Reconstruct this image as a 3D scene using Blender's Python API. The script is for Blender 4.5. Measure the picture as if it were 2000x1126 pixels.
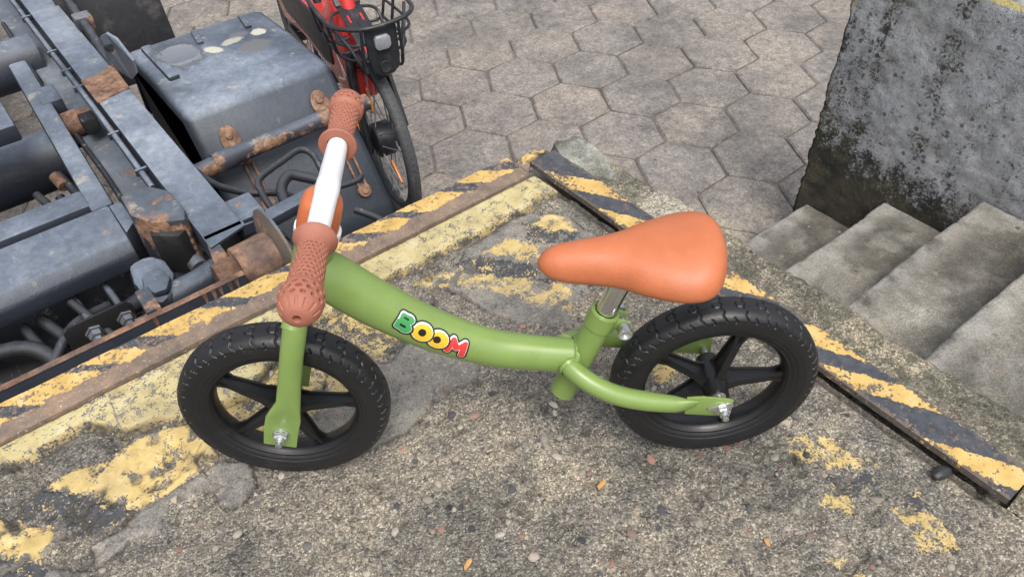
import bpy, bmesh, math, random
import numpy as np
from mathutils import Vector, Matrix
R = math.radians
rnd = random.Random(7)
for o in list(bpy.data.objects): bpy.data.objects.remove(o)
S = bpy.context.scene
COL = S.collection

# ------------------------------------------------------------------ camera, world, sun, exposure
cam = bpy.data.cameras.new('camera'); camo = bpy.data.objects.new('camera', cam); COL.objects.link(camo)
cr = Vector((0.7857, -0.61774, -0.03292)); cu = Vector((0.45424, 0.53999, 0.70858)); cf = Vector((0.41994, 0.57168, -0.70487))
mw = Matrix.Identity(4)
for i, v in enumerate((cr, cu, -cf)):
    for j in range(3): mw[j][i] = v[j]
mw.translation = Vector((-0.9199, -1.1036, 1.00797))
camo.matrix_world = mw
cam.sensor_width = 36; cam.lens = 26.81; cam.clip_start = 0.02; cam.clip_end = 400
S.camera = camo
W = bpy.data.worlds.new('World'); S.world = W; W.use_nodes = True
wn = W.node_tree.nodes; wl = W.node_tree.links
sky = wn.new('ShaderNodeTexSky'); sky.sky_type = 'NISHITA'; sky.sun_disc = False
SUN_EL, SUN_AZ = 62, 200      # azimuth clockwise from +Y
sky.sun_elevation = R(SUN_EL); sky.sun_rotation = R(SUN_AZ); sky.dust_density = 6; sky.air_density = 1.2
hs = wn.new('ShaderNodeHueSaturation'); hs.inputs['Saturation'].default_value = 0.42
wl.new(sky.outputs[0], hs.inputs['Color']); wl.new(hs.outputs[0], wn['Background'].inputs['Color'])
wn['Background'].inputs['Strength'].default_value = 0.15
sun = bpy.data.lights.new('sun', 'SUN'); sun.energy = 1.0; sun.angle = R(25); sun.color = (1, .97, .93)
suno = bpy.data.objects.new('sun', sun); COL.objects.link(suno)
sd = Vector((math.sin(R(SUN_AZ)) * math.cos(R(SUN_EL)), math.cos(R(SUN_AZ)) * math.cos(R(SUN_EL)), math.sin(R(SUN_EL))))
suno.rotation_euler = sd.to_track_quat('Z', 'Y').to_euler()
S.view_settings.view_transform = 'Standard'; S.view_settings.look = 'None'
S.view_settings.exposure = 0.52; S.view_settings.gamma = 1; S.view_settings.use_curve_mapping = False
S.render.engine = 'CYCLES'

# ------------------------------------------------------------------ numpy noise
def _h(ix, iy, seed):
    n = (ix.astype(np.int64) * 374761393 + iy.astype(np.int64) * 668265263 + seed * 2147483647) & 0xffffffff
    n = ((n ^ (n >> 13)) * 1274126177) & 0xffffffff
    return ((n ^ (n >> 16)) & 0xffff) / 65535.0
def vnoise(x, y, seed=0):
    ix = np.floor(x); iy = np.floor(y); fx = x - ix; fy = y - iy
    fx = fx * fx * fx * (fx * (fx * 6 - 15) + 10); fy = fy * fy * fy * (fy * (fy * 6 - 15) + 10)
    a = _h(ix, iy, seed); b = _h(ix + 1, iy, seed); c = _h(ix, iy + 1, seed); d = _h(ix + 1, iy + 1, seed)
    return (a + (b - a) * fx) * (1 - fy) + (c + (d - c) * fx) * fy
def fbm(x, y, sc, octv=4, seed=0):
    s = 0; amp = .5; t = 0
    for k in range(octv):
        s = s + amp * vnoise(x * sc + 17.3 * k, y * sc - 9.1 * k, seed + k); t += amp
        amp *= .5; sc *= 2.03
    return s / t - .5
def sst(a, b, x):
    t = np.clip((x - a) / (b - a), 0, 1); return t * t * (3 - 2 * t)
def sdpoly(x, y, poly):      # positive inside
    d = np.full(x.shape, 1e9); inside = np.zeros(x.shape, bool); n = len(poly)
    for i in range(n):
        ax, ay = poly[i]; bx, by = poly[(i + 1) % n]
        ex, ey = bx - ax, by - ay; wx, wy = x - ax, y - ay
        t = np.clip((wx * ex + wy * ey) / (ex * ex + ey * ey + 1e-12), 0, 1)
        d = np.minimum(d, (wx - ex * t) ** 2 + (wy - ey * t) ** 2)
        c = ((ay > y) != (by > y)) & (x < (bx - ax) * (y - ay) / (by - ay + 1e-12) + ax)
        inside ^= c
    d = np.sqrt(d); return np.where(inside, d, -d)

# ------------------------------------------------------------------ node helper
class NT:
    def __init__(s, name):
        s.m = bpy.data.materials.new(name); s.m.use_nodes = True
        s.t = s.m.node_tree; s.t.nodes.clear()
        s.out = s.t.nodes.new('ShaderNodeOutputMaterial')
        tc = s.t.nodes.new('ShaderNodeTexCoord'); s.obj = tc.outputs['Object']
        g = s.t.nodes.new('ShaderNodeNewGeometry'); s.pos = g.outputs['Position']; s.nrm = g.outputs['Normal']
    def set(s, sock, v):
        if v is None: return
        if isinstance(v, bpy.types.NodeSocket): s.t.links.new(v, sock)
        elif isinstance(v, (tuple, list)) and len(v) == 3 and sock.type == 'RGBA': sock.default_value = (*v, 1)
        else: sock.default_value = v
    def noise(s, sc, det=4, ro=.55, co=None, dist=0, col=False):
        n = s.t.nodes.new('ShaderNodeTexNoise'); s.set(n.inputs['Vector'], co or s.obj)
        n.inputs['Scale'].default_value = sc; n.inputs['Detail'].default_value = det
        n.inputs['Roughness'].default_value = ro; n.inputs['Distortion'].default_value = dist
        return n.outputs['Color' if col else 'Fac']
    def vor(s, sc, co=None, feat='F1', rand=1):
        n = s.t.nodes.new('ShaderNodeTexVoronoi'); s.set(n.inputs['Vector'], co or s.obj); n.feature = feat
        n.inputs['Scale'].default_value = sc; n.inputs['Randomness'].default_value = rand
        return n
    def ramp(s, f, stops, interp='LINEAR'):
        n = s.t.nodes.new('ShaderNodeValToRGB'); s.set(n.inputs[0], f); cr_ = n.color_ramp; cr_.interpolation = interp
        while len(cr_.elements) < len(stops): cr_.elements.new(.5)
        for e, (p, c) in zip(cr_.elements, stops):
            e.position = p; e.color = (c, c, c, 1) if isinstance(c, (int, float)) else (*c, 1)
        return n.outputs[0]
    def math(s, op, a, b=0, c=0):
        n = s.t.nodes.new('ShaderNodeMath'); n.operation = op
        s.set(n.inputs[0], a); s.set(n.inputs[1], b); s.set(n.inputs[2], c); return n.outputs[0]
    def step(s, v, a, b):
        n = s.t.nodes.new('ShaderNodeMapRange'); n.interpolation_type = 'SMOOTHSTEP'
        s.set(n.inputs[0], v); n.inputs[1].default_value = a; n.inputs[2].default_value = b; return n.outputs[0]
    def mix(s, f, a, b, mode='MIX'):
        n = s.t.nodes.new('ShaderNodeMix'); n.data_type = 'RGBA'; n.blend_type = mode
        s.set(n.inputs[0], f); s.set(n.inputs[6], a); s.set(n.inputs[7], b); return n.outputs[2]
    def sep(s, v):
        n = s.t.nodes.new('ShaderNodeSeparateXYZ'); s.set(n.inputs[0], v); return n.outputs
    def attr(s, name, out='Fac'):
        n = s.t.nodes.new('ShaderNodeAttribute'); n.attribute_name = name; return n.outputs[out]
    def rand(s):
        n = s.t.nodes.new('ShaderNodeObjectInfo'); return n.outputs['Random']
    def map(s, v, sc=(1, 1, 1), loc=(0, 0, 0), rot=(0, 0, 0)):
        n = s.t.nodes.new('ShaderNodeMapping'); s.set(n.inputs[0], v)
        n.inputs['Scale'].default_value = sc; n.inputs['Location'].default_value = loc; n.inputs['Rotation'].default_value = rot
        return n.outputs[0]
    def done(s, col, rough=.6, metal=0, bump=None, dist=.001, st=1, spec=.5, coat=0, alpha=None, sub=0):
        p = s.t.nodes.new('ShaderNodeBsdfPrincipled')
        s.set(p.inputs['Base Color'], col); s.set(p.inputs['Roughness'], rough); s.set(p.inputs['Metallic'], metal)
        p.inputs['Specular IOR Level'].default_value = spec; p.inputs['Coat Weight'].default_value = coat
        if bump is not None:
            b = s.t.nodes.new('ShaderNodeBump'); b.inputs['Distance'].default_value = dist; b.inputs['Strength'].default_value = st
            s.set(b.inputs['Height'], bump); s.t.links.new(b.outputs[0], p.inputs['Normal'])
        s.t.links.new(p.outputs[0], s.out.inputs[0]); return s.m

def sand(n, co=None, wet=True):
    """exposed-aggregate concrete colour and relief"""
    v1 = n.vor(420, co); v2 = n.vor(170, co); v3 = n.vor(48, co)
    c1 = n.sep(v1.outputs['Color'])[0]; c2 = n.sep(v2.outputs['Color'])[1]; c3 = n.sep(v3.outputs['Color'])[2]
    a = n.ramp(c1, [(0, (.07, .065, .056)), (.25, (.145, .130, .108)), (.55, (.235, .208, .168)), (.85, (.37, .335, .275)), (1, (.66, .61, .52))])
    b = n.ramp(c2, [(0, (.045, .045, .047)), (.3, (.17, .155, .135)), (.7, (.26, .228, .185)), (1, (.50, .455, .38))])
    base = n.mix(.30, a, b)
    st_ = n.math('MULTIPLY', n.step(c3, .80, .82), n.step(v3.outputs['Distance'], .42, .30))
    base = n.mix(st_, base, n.ramp(n.sep(v3.outputs['Color'])[0], [(0, (.05, .052, .06)), (.35, (.12, .115, .11)), (.6, (.26, .23, .19)), (.85, (.33, .16, .12)), (1, (.45, .40, .32))]))
    big = n.noise(5, 5, .6, co); mid = n.noise(28, 4, .6, co)
    base = n.mix(1.0, base, n.ramp(big, [(.34, (.38, .395, .415)), (.48, (.68, .70, .72)), (.66, (1.04, 1.03, .985))]), 'MULTIPLY')
    base = n.mix(1, base, n.ramp(mid, [(.34, (.68, .69, .70)), (.5, (.97, .96, .95)), (.66, (1.16, 1.13, 1.06))]), 'MULTIPLY')
    h = n.math('ADD', n.math('MULTIPLY', v1.outputs['Distance'], -.5), n.math('MULTIPLY', v2.outputs['Distance'], -.8))
    h = n.math('ADD', h, n.noise(160, 3, .6, co))
    return base, h, big

# ------------------------------------------------------------------ materials
def mat_dock():
    n = NT('dock concrete'); co = n.obj
    base, h, big = sand(n)
    scr = n.math('MULTIPLY', n.math('MULTIPLY', n.step(n.noise(1, 4, .6, n.map(co, (150, 11, 1), rot=(0, 0, .62))), .56, .66), n.step(n.noise(7, 3), .50, .62)), -.012)
    f1 = n.math('SUBTRACT', n.noise(55, 4, .65), .5); f2 = n.math('SUBTRACT', n.noise(260, 3, .6), .5)
    # smooth grey mortar skin
    mm = n.noise(14, 6, .65)
    mcol = n.mix(1, n.ramp(mm, [(.3, (.10, .098, .094)), (.5, (.18, .172, .158)), (.72, (.29, .265, .225))]),
                 n.ramp(n.noise(420, 2, .5), [(.3, .6), (.65, 1.25)]), 'MULTIPLY')
    mcol = n.mix(n.math('MULTIPLY', n.step(n.noise(75, 5, .7), .5, .58), .75), mcol, base)
    mp = n.math('ADD', n.attr('mor'), n.math('ADD', n.math('MULTIPLY', f1, .034), n.math('MULTIPLY', f2, .008)))
    mk = n.step(mp, -.0012, .0012)
    col = n.mix(n.math('MULTIPLY', mk, .93), base, mcol)
    # paints
    ye = n.math('ADD', n.math('ADD', n.attr('yel'), scr), n.math('ADD', n.math('MULTIPLY', f1, .056), n.math('MULTIPLY', f2, .046)))
    yk = n.step(ye, -.001, .0015)
    bl = n.math('ADD', n.attr('blk'), n.math('ADD', n.math('MULTIPLY', n.math('SUBTRACT', n.noise(62, 4, .65, n.map(co, loc=(3, 1, 0))), .5), .045), n.math('MULTIPLY', f2, -.03)))
    bk = n.step(bl, -.001, .0015)
    col = n.mix(n.math('MULTIPLY', bk, .95), col, n.ramp(n.noise(90, 3), [(.3, (.030, .033, .040)), (.7, (.065, .068, .075))]))
    yc = n.mix(n.attr('pale'), n.ramp(n.noise(38, 4), [(.3, (.40, .295, .115)), (.55, (.54, .40, .16)), (.75, (.62, .50, .26))]),
               n.ramp(n.noise(22, 5), [(.3, (.33, .27, .14)), (.5, (.49, .41, .20)), (.75, (.54, .485, .30))]))
    yc = n.mix(n.math('MULTIPLY', n.step(n.noise(9, 5, .6), .5, .7), .5), yc, (.30, .24, .14))
    col = n.mix(n.math('MULTIPLY', yk, .96), col, yc)
    pk = n.math('MAXIMUM', yk, bk)
    gd = n.attr('dark_fill'); col = n.mix(gd, col, n.ramp(n.noise(120, 3), [(.3, (.022, .020, .017)), (.7, (.085, .078, .065))]))
    hh = n.math('MULTIPLY', h, n.math('SUBTRACT', 1.0, n.math('MULTIPLY', mk, .62)))
    hh = n.math('ADD', n.math('MULTIPLY', hh, n.math('SUBTRACT', 1.0, n.math('MULTIPLY', pk, .35))), n.math('MULTIPLY', pk, .12))
    ro = n.ramp(big, [(.35, .55), (.6, .85)])
    return n.done(col, ro, bump=hh, dist=.0026, st=.9, spec=.35)
def mat_conc(name, dark=1.0, moss=0.0, tint=(1, 1, 1), rough_k=.8):
    n = NT(name); co = n.pos
    base, h, big = sand(n, co)
    sm = n.mix(1, n.ramp(n.noise(11, 7, .65, co), [(.3, (.10 * dark, .098 * dark, .09 * dark)), (.5, (.20 * dark, .195 * dark, .178 * dark)), (.7, (.36 * dark, .35 * dark, .32 * dark))]),
               n.ramp(n.noise(260, 3, .6, co), [(.3, .5), (.65, 1.3)]), 'MULTIPLY')
    col = n.mix(n.math('MULTIPLY', n.step(n.noise(9, 6, .65, co), .36, .60), rough_k), n.mix(.35, base, sm), sm)
    st_ = n.step(n.noise(3.2, 4, .6, n.map(co, loc=(5, 2, 1))), .49, .57)
    col = n.mix(n.math('MULTIPLY', st_, .72), col, n.mix(1, col, (.42, .41, .40), 'MULTIPLY'))
    if moss: col = n.mix(n.math('MULTIPLY', n.step(n.noise(5, 6, .7, n.map(co, loc=(1, 7, 3))), .48, .66), moss), col, (.075, .08, .035))
    v = n.vor(34, co); pk = n.math('MULTIPLY', n.step(n.sep(v.outputs['Color'])[0], .86, .88), n.step(v.outputs['Distance'], .30, .18))
    col = n.mix(n.math('MULTIPLY', pk, .8), col, n.ramp(n.sep(v.outputs['Color'])[1], [(0, (.06, .06, .065)), (.5, (.2, .18, .15)), (1, (.4, .3, .22))]))
    col = n.mix(1, col, tint, 'MULTIPLY')
    col = n.mix(n.math('MULTIPLY', n.math('MULTIPLY', n.attr('nose'), n.step(n.noise(10, 5, .65, co), .34, .56)), .75), col, n.ramp(n.noise(240, 3, .6, co), [(.35, (.24, .23, .205)), (.65, (.47, .455, .42))]))
    return n.done(col, n.ramp(n.noise(6, 3, .5, co), [(.35, .5), (.65, .85)]), bump=n.math('ADD', n.math('MULTIPLY', h, .6), n.math('MULTIPLY', n.noise(60, 5, .65, co), 1.6)), dist=.003, spec=.35)
def mat_wall():
    n = NT('weathered wall concrete'); co = n.pos
    lich = n.noise(19, 9, .78, co, .2); fine = n.noise(110, 6, .75, co); z = n.sep(co)[2]; y = n.sep(co)[1]
    drip = n.math('SUBTRACT', n.noise(1, 5, .65, n.map(co, (9, 9, .8))), .11)
    f = n.math('ADD', n.math('MULTIPLY', lich, .46), n.math('ADD', n.math('MULTIPLY', fine, .40), n.math('MULTIPLY', drip, .36)))
    low = n.step(z, -.42, -.70)                       # damp algae grown band at the foot
    f = n.math('SUBTRACT', f, n.math('MULTIPLY', low, .13))
    f = n.math('SUBTRACT', f, n.math('MULTIPLY', n.step(y, -.05, .06), .03))
    col = n.ramp(f, [(.46, (.028, .029, .024)), (.505, (.080, .082, .074)), (.525, (.20, .207, .215)), (.548, (.34, .353, .372)), (.66, (.48, .492, .515))])
    mos = n.math('MULTIPLY', n.step(n.noise(7, 6, .7, n.map(co, loc=(2, 3, 4))), .46, .64), n.math('ADD', .35, n.math('MULTIPLY', low, .5)))
    col = n.mix(mos, col, n.ramp(fine, [(.35, (.035, .034, .014)), (.65, (.13, .12, .06))]))
    v = n.vor(36, co); sp = n.math('MULTIPLY', n.step(n.sep(v.outputs['Color'])[0], .68, .72), n.step(n.math('ADD', v.outputs['Distance'], n.math('MULTIPLY', fine, .3)), .48, .34))
    col = n.mix(n.math('MULTIPLY', sp, .75), col, (.045, .045, .042))
    brn = n.math('MULTIPLY', n.step(z, -.55, -.72), n.step(n.noise(6, 5, .6, co), .4, .6)); col = n.mix(n.math('MULTIPLY', brn, .6), col, (.10, .085, .065))
    yel = n.math('MULTIPLY', n.math('MAXIMUM', n.math('MULTIPLY', n.step(n.math('ADD', z, n.math('MULTIPLY', fine, .02)), .070, .074), n.step(n.sep(n.nrm)[0], -.5, -.8)), n.math('MULTIPLY', n.step(y, .058, .064), n.step(z, -.12, .0))), n.step(n.noise(40, 3, .6, co), .36, .44))
    col = n.mix(yel, col, (.62, .52, .22))
    return n.done(col, .72, bump=n.math('ADD', n.math('MULTIPLY', fine, 1.2), n.math('ADD', n.math('MULTIPLY', lich, 1.0), n.noise(240, 3, .6, co))), dist=.006, st=1, spec=.3)
def mat_paver():
    n = NT('hexagon paver concrete'); co = n.pos
    v1 = n.vor(150, co); v2 = n.vor(60, co)
    c = n.ramp(n.sep(v1.outputs['Color'])[0], [(0, (.20, .18, .165)), (.3, (.30, .272, .245)), (.7, (.39, .355, .32)), (1, (.52, .48, .44))])
    c = n.mix(.35, c, n.ramp(n.sep(v2.outputs['Color'])[1], [(0, (.19, .175, .165)), (1, (.47, .425, .375))]))
    c = n.mix(.9, c, n.ramp(n.rand(), [(0, (.90, .90, .92)), (.5, (.97, .955, .94)), (1, (1.04, 1.0, .96))]), 'MULTIPLY')
    c = n.mix(1, c, n.ramp(n.noise(3.3, 6, .62, co), [(.32, (.62, .62, .64)), (.5, (.90, .89, .88)), (.7, (1.08, 1.05, 1.0))]), 'MULTIPLY')
    dk = n.step(n.noise(1.7, 6, .65, n.map(co, loc=(4, 1, 0))), .47, .64)
    c = n.mix(n.math('MULTIPLY', dk, .45), c, (.12, .115, .11))
    s = n.math('MULTIPLY', n.step(n.noise(9, 5, .65, co), .6, .72), .35); c = n.mix(s, c, (.34, .29, .21))
    # spilled cement at the stair foot
    p = n.sep(co); dx = n.math('SUBTRACT', p[0], 1.08); dy = n.math('SUBTRACT', p[1], .27)
    r = n.math('SQRT', n.math('ADD', n.math('MULTIPLY', dx, dx), n.math('MULTIPLY', dy, dy)))
    k = n.step(n.math('ADD', r, n.math('MULTIPLY', n.noise(14, 5, .7, co), .3)), .33, .24); c = n.mix(n.math('MULTIPLY', k, .8), c, n.ramp(n.noise(90, 3, .6, co), [(.4, (.28, .24, .18)), (.6, (.58, .52, .41))]))
    c = n.mix(1, c, n.ramp(n.noise(17, 6, .7, co), [(.32, (.52, .54, .56)), (.5, (.74, .76, .775)), (.66, (.90, .905, .905))]), 'MULTIPLY')
    h = n.math('ADD', n.math('MULTIPLY', v1.outputs['Distance'], -.5), n.math('MULTIPLY', n.noise(30, 6, .65, co), 1.5))
    return n.done(c, .78, bump=h, dist=.004, st=.8, spec=.3)
def mat_ground():
    n = NT('joint sand and dirt'); co = n.pos
    c = n.mix(1, n.ramp(n.noise(12, 6, .65, co), [(.3, (.07, .064, .056)), (.55, (.16, .145, .125)), (.72, (.27, .245, .215))]), n.ramp(n.noise(220, 2, .5, co), [(.3, .6), (.7, 1.25)]), 'MULTIPLY')
    return n.done(c, .9, bump=n.noise(90, 4, .6, co), dist=.006, spec=.2)
def mat_steel_edge(axis):
    n = NT('hazard painted steel ' + 'xy'[axis]); co = n.obj; p = n.sep(co)
    al = p[axis]; ac = p[1 - axis]
    nz = n.math('SUBTRACT', n.noise(24, 6, .68), .5); nf = n.math('SUBTRACT', n.noise(130, 4, .65), .5)
    k = 1.2 if axis == 0 else -1.9
    s = n.math('ADD', n.math('ADD', al, n.math('MULTIPLY', ac, k)), n.math('MULTIPLY', nf, .012))
    sa_ = n.math('ADD', n.attr('stripe'), n.math('ADD', n.math('MULTIPLY', nf, .030), n.math('MULTIPLY', nz, .055)))
    stripe = n.step(sa_, -.0008, .0008)  # yellow part
    rust = n.ramp(n.noise(45, 6, .7), [(.3, (.075, .055, .045)), (.5, (.17, .125, .095)), (.62, (.27, .18, .11)), (.72, (.36, .29, .23))])
    rust = n.mix(.5, rust, n.ramp(n.noise(9, 5, .6), [(.35, (.12, .10, .088)), (.65, (.31, .22, .155))]))
    yel = n.ramp(n.noise(30, 4), [(.3, (.42, .27, .08)), (.55, (.57, .385, .13)), (.75, (.63, .48, .23))])
    blk = n.ramp(n.noise(70, 3), [(.3, (.035, .040, .050)), (.7, (.075, .082, .095))])
    pc = n.mix(stripe, blk, yel)
    if axis == 0:    # paint kept on the outer half only, rust on the walked inner half
        kp = n.math('ADD', n.math('MULTIPLY', n.math('SUBTRACT', ac, .002), 1.0), n.math('ADD', n.math('MULTIPLY', nz, .055), n.math('MULTIPLY', nf, .02)))
        kp = n.math('MINIMUM', kp, n.math('ADD', n.math('ADD', .0035, n.math('MULTIPLY', stripe, .005)), n.math('ADD', n.math('MULTIPLY', nf, .09), n.math('MULTIPLY', nz, .05))))
    else:
        kp = n.math('ADD', n.math('MINIMUM', n.math('ADD', ac, .0385), n.math('SUBTRACT', .022, ac)), n.math('ADD', n.math('MULTIPLY', nz, .035), n.math('MULTIPLY', nf, .045)))
        kp = n.math('MINIMUM', kp, n.math('ADD', .008, n.math('ADD', n.math('MULTIPLY', nf, .07), n.math('MULTIPLY', nz, .07))))
    keep = n.step(kp, -.0006, .0010)
    if axis == 1: rust = n.mix(.6, rust, (.075, .070, .068))
    rust = n.mix(n.math('MULTIPLY', n.step(n.noise(190, 4, .7), .60, .66), .7), rust, (.50, .47, .43))
    pc = n.mix(n.math('MULTIPLY', n.step(n.noise(60, 5, .7), .56, .70), .6), pc, rust)
    col = n.mix(keep, rust, pc)
    return n.done(col, n.mix(keep, (.7, .7, .7), (.45, .45, .45)), bump=n.math('ADD', n.math('MULTIPLY', keep, .6), n.noise(120, 4, .65)), dist=.0012, spec=.4)
def mat_truck(name, base=(.045, .055, .075), dust_sky=.45, rustk=.0, rough=.42):
    n = NT(name); co = n.pos
    up = n.step(n.sep(n.nrm)[2], .5, .99)  # upward faces get the sky-tinted dust, slopes and sides stay dark
    a = n.noise(5, 8, .6, co); f = n.noise(70, 5, .65, co)
    col = n.mix(.5, base, n.mix(1, base, n.ramp(n.noise(4, 5, .6, co), [(.3, (.5, .5, .5)), (.7, (1.9, 1.9, 1.9))]), 'MULTIPLY'))
    dk = n.math('MULTIPLY', n.math('ADD', n.math('MULTIPLY', n.step(a, .36, .66), .9), n.math('MULTIPLY', n.step(f, .45, .65), .35)), n.math('MULTIPLY', up, dust_sky))
    dk = n.math('MULTIPLY', n.math('ADD', .62, n.math('MULTIPLY', n.step(n.noise(40, 8, .75, co), .34, .68), .38)), n.math('MULTIPLY', up, dust_sky))
    col = n.mix(dk, col, n.ramp(n.noise(2.6, 5, .6, n.map(co, loc=(3, 3, 1))), [(.32, (.075, .094, .125)), (.48, (.165, .20, .255)), (.64, (.31, .355, .42))]))  # dust with the blue of reflected sky painted into its colour
    scf = n.math('MULTIPLY', n.step(n.noise(3, 6, .7, n.map(co, (30, 6, 20), rot=(0, 0, .5))), .60, .66), n.math('MULTIPLY', up, .16)); col = n.mix(scf, col, (.42, .45, .50))
    mud = n.math('MULTIPLY', n.step(n.noise(13, 6, .7, n.map(co, loc=(9, 4, 2))), .60, .68), n.math('MULTIPLY', up, .6)); col = n.mix(mud, col, (.40, .355, .27))
    gr = n.step(n.noise(6, 5, .6, n.map(co, loc=(2, 9, 5))), .62, .76); col = n.mix(n.math('MULTIPLY', gr, .5), col, (.06, .058, .055))
    if rustk: col = n.mix(n.math('MULTIPLY', n.step(n.noise(11, 7, .7, n.map(co, loc=(7, 1, 8))), .66 - rustk * .2, .72 - rustk * .2), .9), col, n.ramp(f, [(.35, (.10, .058, .038)), (.6, (.32, .18, .105)), (.75, (.46, .34, .23))]))
    return n.done(col, n.ramp(a, [(.35, rough), (.65, rough + .25)]), bump=n.math('ADD', f, n.math('MULTIPLY', n.noise(240, 3, .6, co), .4)), dist=.0015, spec=.5)
def mat_rust(name='rusty steel', k=1.0):
    n = NT(name); co = n.pos
    c = n.ramp(n.noise(30, 7, .72, co), [(.28, (.05 * k, .032 * k, .026 * k)), (.45, (.15 * k, .088 * k, .062 * k)), (.6, (.29 * k, .175 * k, .115 * k)), (.75, (.44 * k, .32 * k, .23 * k))])
    c = n.mix(n.math('MULTIPLY', n.step(n.noise(8, 5, .6, co), .5, .7), .5), c, (.09, .085, .085))
    return n.done(c, .8, bump=n.noise(180, 5, .7, co), dist=.0015, spec=.25)
def mat_plain(name, col, rough=.5, metal=0, var=.15, sc=60, bump=.3, dist=.0005, spec=.5, coat=0):
    n = NT(name)
    c = n.mix(1, col, n.ramp(n.noise(sc, 4), [(.3, 1 - var), (.7, 1 + var)]), 'MULTIPLY')
    c = n.mix(n.math('MULTIPLY', n.step(n.noise(sc * .3, 5, .6), .55, .8), var), c, (.35, .32, .28))
    return n.done(c, n.ramp(n.noise(sc * .5, 3), [(.3, max(rough - .06, 0)), (.7, min(rough + .08, 1))]), metal, bump=n.noise(sc * 7, 2), dist=dist, st=bump, spec=spec, coat=coat)
M_dock = mat_dock(); M_conc = mat_conc('kerb concrete', 1.5, .15, (1.12, 1.1, 1.05), .2); M_step = mat_conc('stair concrete', 1.32, .12, (1, .99, .96), .75); M_wall = mat_wall()
def mat_kerb():
    n = NT('lichen covered kerb concrete'); co = n.pos; base, h, big = sand(n, co); p = n.sep(co)
    base = n.mix(1, base, (1.35, 1.33, 1.22), 'MULTIPLY')
    li = n.noise(34, 8, .75, co); col = n.mix(n.math('MULTIPLY', n.step(li, .49, .57), .72), base, (.085, .085, .062))
    col = n.mix(n.math('MULTIPLY', n.step(n.noise(15, 6, .7, n.map(co, loc=(3, 3, 3))), .54, .64), .55), col, n.ramp(n.noise(200, 3, .6, co), [(.4, (.16, .155, .12)), (.65, (.36, .34, .27))]))
    cy = n.math('ABSOLUTE', n.math('ADD', p[1], .31)); k = n.step(n.math('ADD', cy, n.math('MULTIPLY', n.noise(24, 7, .75, co), .30)), .24, .19)
    col = n.mix(n.math('MULTIPLY', k, .85), col, n.ramp(n.noise(170, 4, .7, co), [(.42, (.20, .18, .14)), (.56, (.60, .55, .44))]))
    return n.done(col, .8, bump=n.math('ADD', n.math('MULTIPLY', h, .9), n.math('MULTIPLY', n.noise(60, 6, .7, co), 2.2)), dist=.004, spec=.3)
M_kerb = mat_kerb()
M_mortar = mat_conc('pale cement repair', 1.7, 0, (.92, .97, .94), .7)
M_paver = mat_paver(); M_ground = mat_ground(); M_ex = mat_steel_edge(0); M_ey = mat_steel_edge(1)
M_tr = mat_truck('dusty black chassis paint', (.024, .029, .040), dust_sky=.85, rustk=.1); M_tr2 = mat_truck('sound chassis paint', (.022, .027, .038), dust_sky=.80, rustk=.02); M_trr = mat_truck('rust bitten chassis paint', (.024, .028, .036), dust_sky=.5, rustk=.75)
M_mud = mat_truck('grey plastic mudguard', (.020, .026, .036), .95, 0, .42)
def add_stains(m_):
    t = m_.node_tree; bs = next(q for q in t.nodes if q.type == 'BSDF_PRINCIPLED'); n = NT.__new__(NT); n.m = m_; n.t = t
    g = t.nodes.new('ShaderNodeNewGeometry'); n.pos = g.outputs['Position']; n.obj = n.pos; p = n.sep(n.pos)
    col = bs.inputs['Base Color'].links[0].from_socket; nz = n.math('MULTIPLY', n.math('SUBTRACT', n.noise(26, 6, .75, n.pos), .5), 1.5)
    def el(cx, cy, a, c, rot=0):
        dx = n.math('SUBTRACT', p[0], cx); dy = n.math('SUBTRACT', p[1], cy); cs, sn = math.cos(rot), math.sin(rot)
        u = n.math('ADD', n.math('MULTIPLY', dx, cs / a), n.math('MULTIPLY', dy, sn / a)); v = n.math('ADD', n.math('MULTIPLY', dx, -sn / c), n.math('MULTIPLY', dy, cs / c))
        return n.math('ADD', n.math('SQRT', n.math('ADD', n.math('MULTIPLY', u, u), n.math('MULTIPLY', v, v))), nz)
    for cx, cy, a, c, rot, cc, amt in STAINS:
        e = el(cx, cy, a, c, rot); col = n.mix(n.math('MULTIPLY', n.step(e, 1.10, .78), amt), col, cc)
    n.t.links.new(col, bs.inputs['Base Color'])
STAINS = [(-.372, 1.455, .085, .125, .1, (.075, .088, .105), .8), (-.372, 1.450, .062, .088, .1, (.27, .275, .27), .7), (-.372, 1.450, .056, .080, .1, (.15, .17, .20), .95), (-.272, 1.405, .022, .040, .5, (.52, .50, .40), .9),
          (-.195, 1.425, .042, .024, .2, (.42, .40, .33), .85), (-.150, 1.335, .055, .045, .1, (.13, .13, .135), .9), (-.100, 1.425, .026, .030, .3, (.55, .53, .44), .9), (-.16, 1.455, .04, .022, 0, (.15, .15, .15), .7)]
add_stains(M_mud)
M_dark = mat_truck('oily metal and gap black', (.006, .006, .007), .03, 0, .6); M_grime = mat_truck('grimy grey metal', (.05, .05, .05), .7, .25, .6)  # the oily black also paints deep shade in the chassis gaps
M_hose = mat_truck('dusty rubber hose', (.011, .012, .014), .16, 0, .55)
M_rust = mat_rust(); M_rustd = mat_rust('dark rusty steel', .6)
M_green = mat_plain('green bike paint', (.183, .275, .072), .32, 0, .05, 40, .12, spec=.5, coat=.12)
M_white = mat_plain('white enamel bar', (.74, .76, .78), .34, 0, .03, 30, .1, coat=.1)
M_orange = mat_plain('orange leatherette', (.47, .142, .058), .48, 0, .05, 60, .6, .0006)
M_cap = mat_plain('orange plastic cap', (.52, .14, .05), .4, 0, .05, 60, .15)
M_grip = mat_plain('terracotta rubber grip', (.325, .122, .078), .62, 0, .07, 80, .3)
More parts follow.
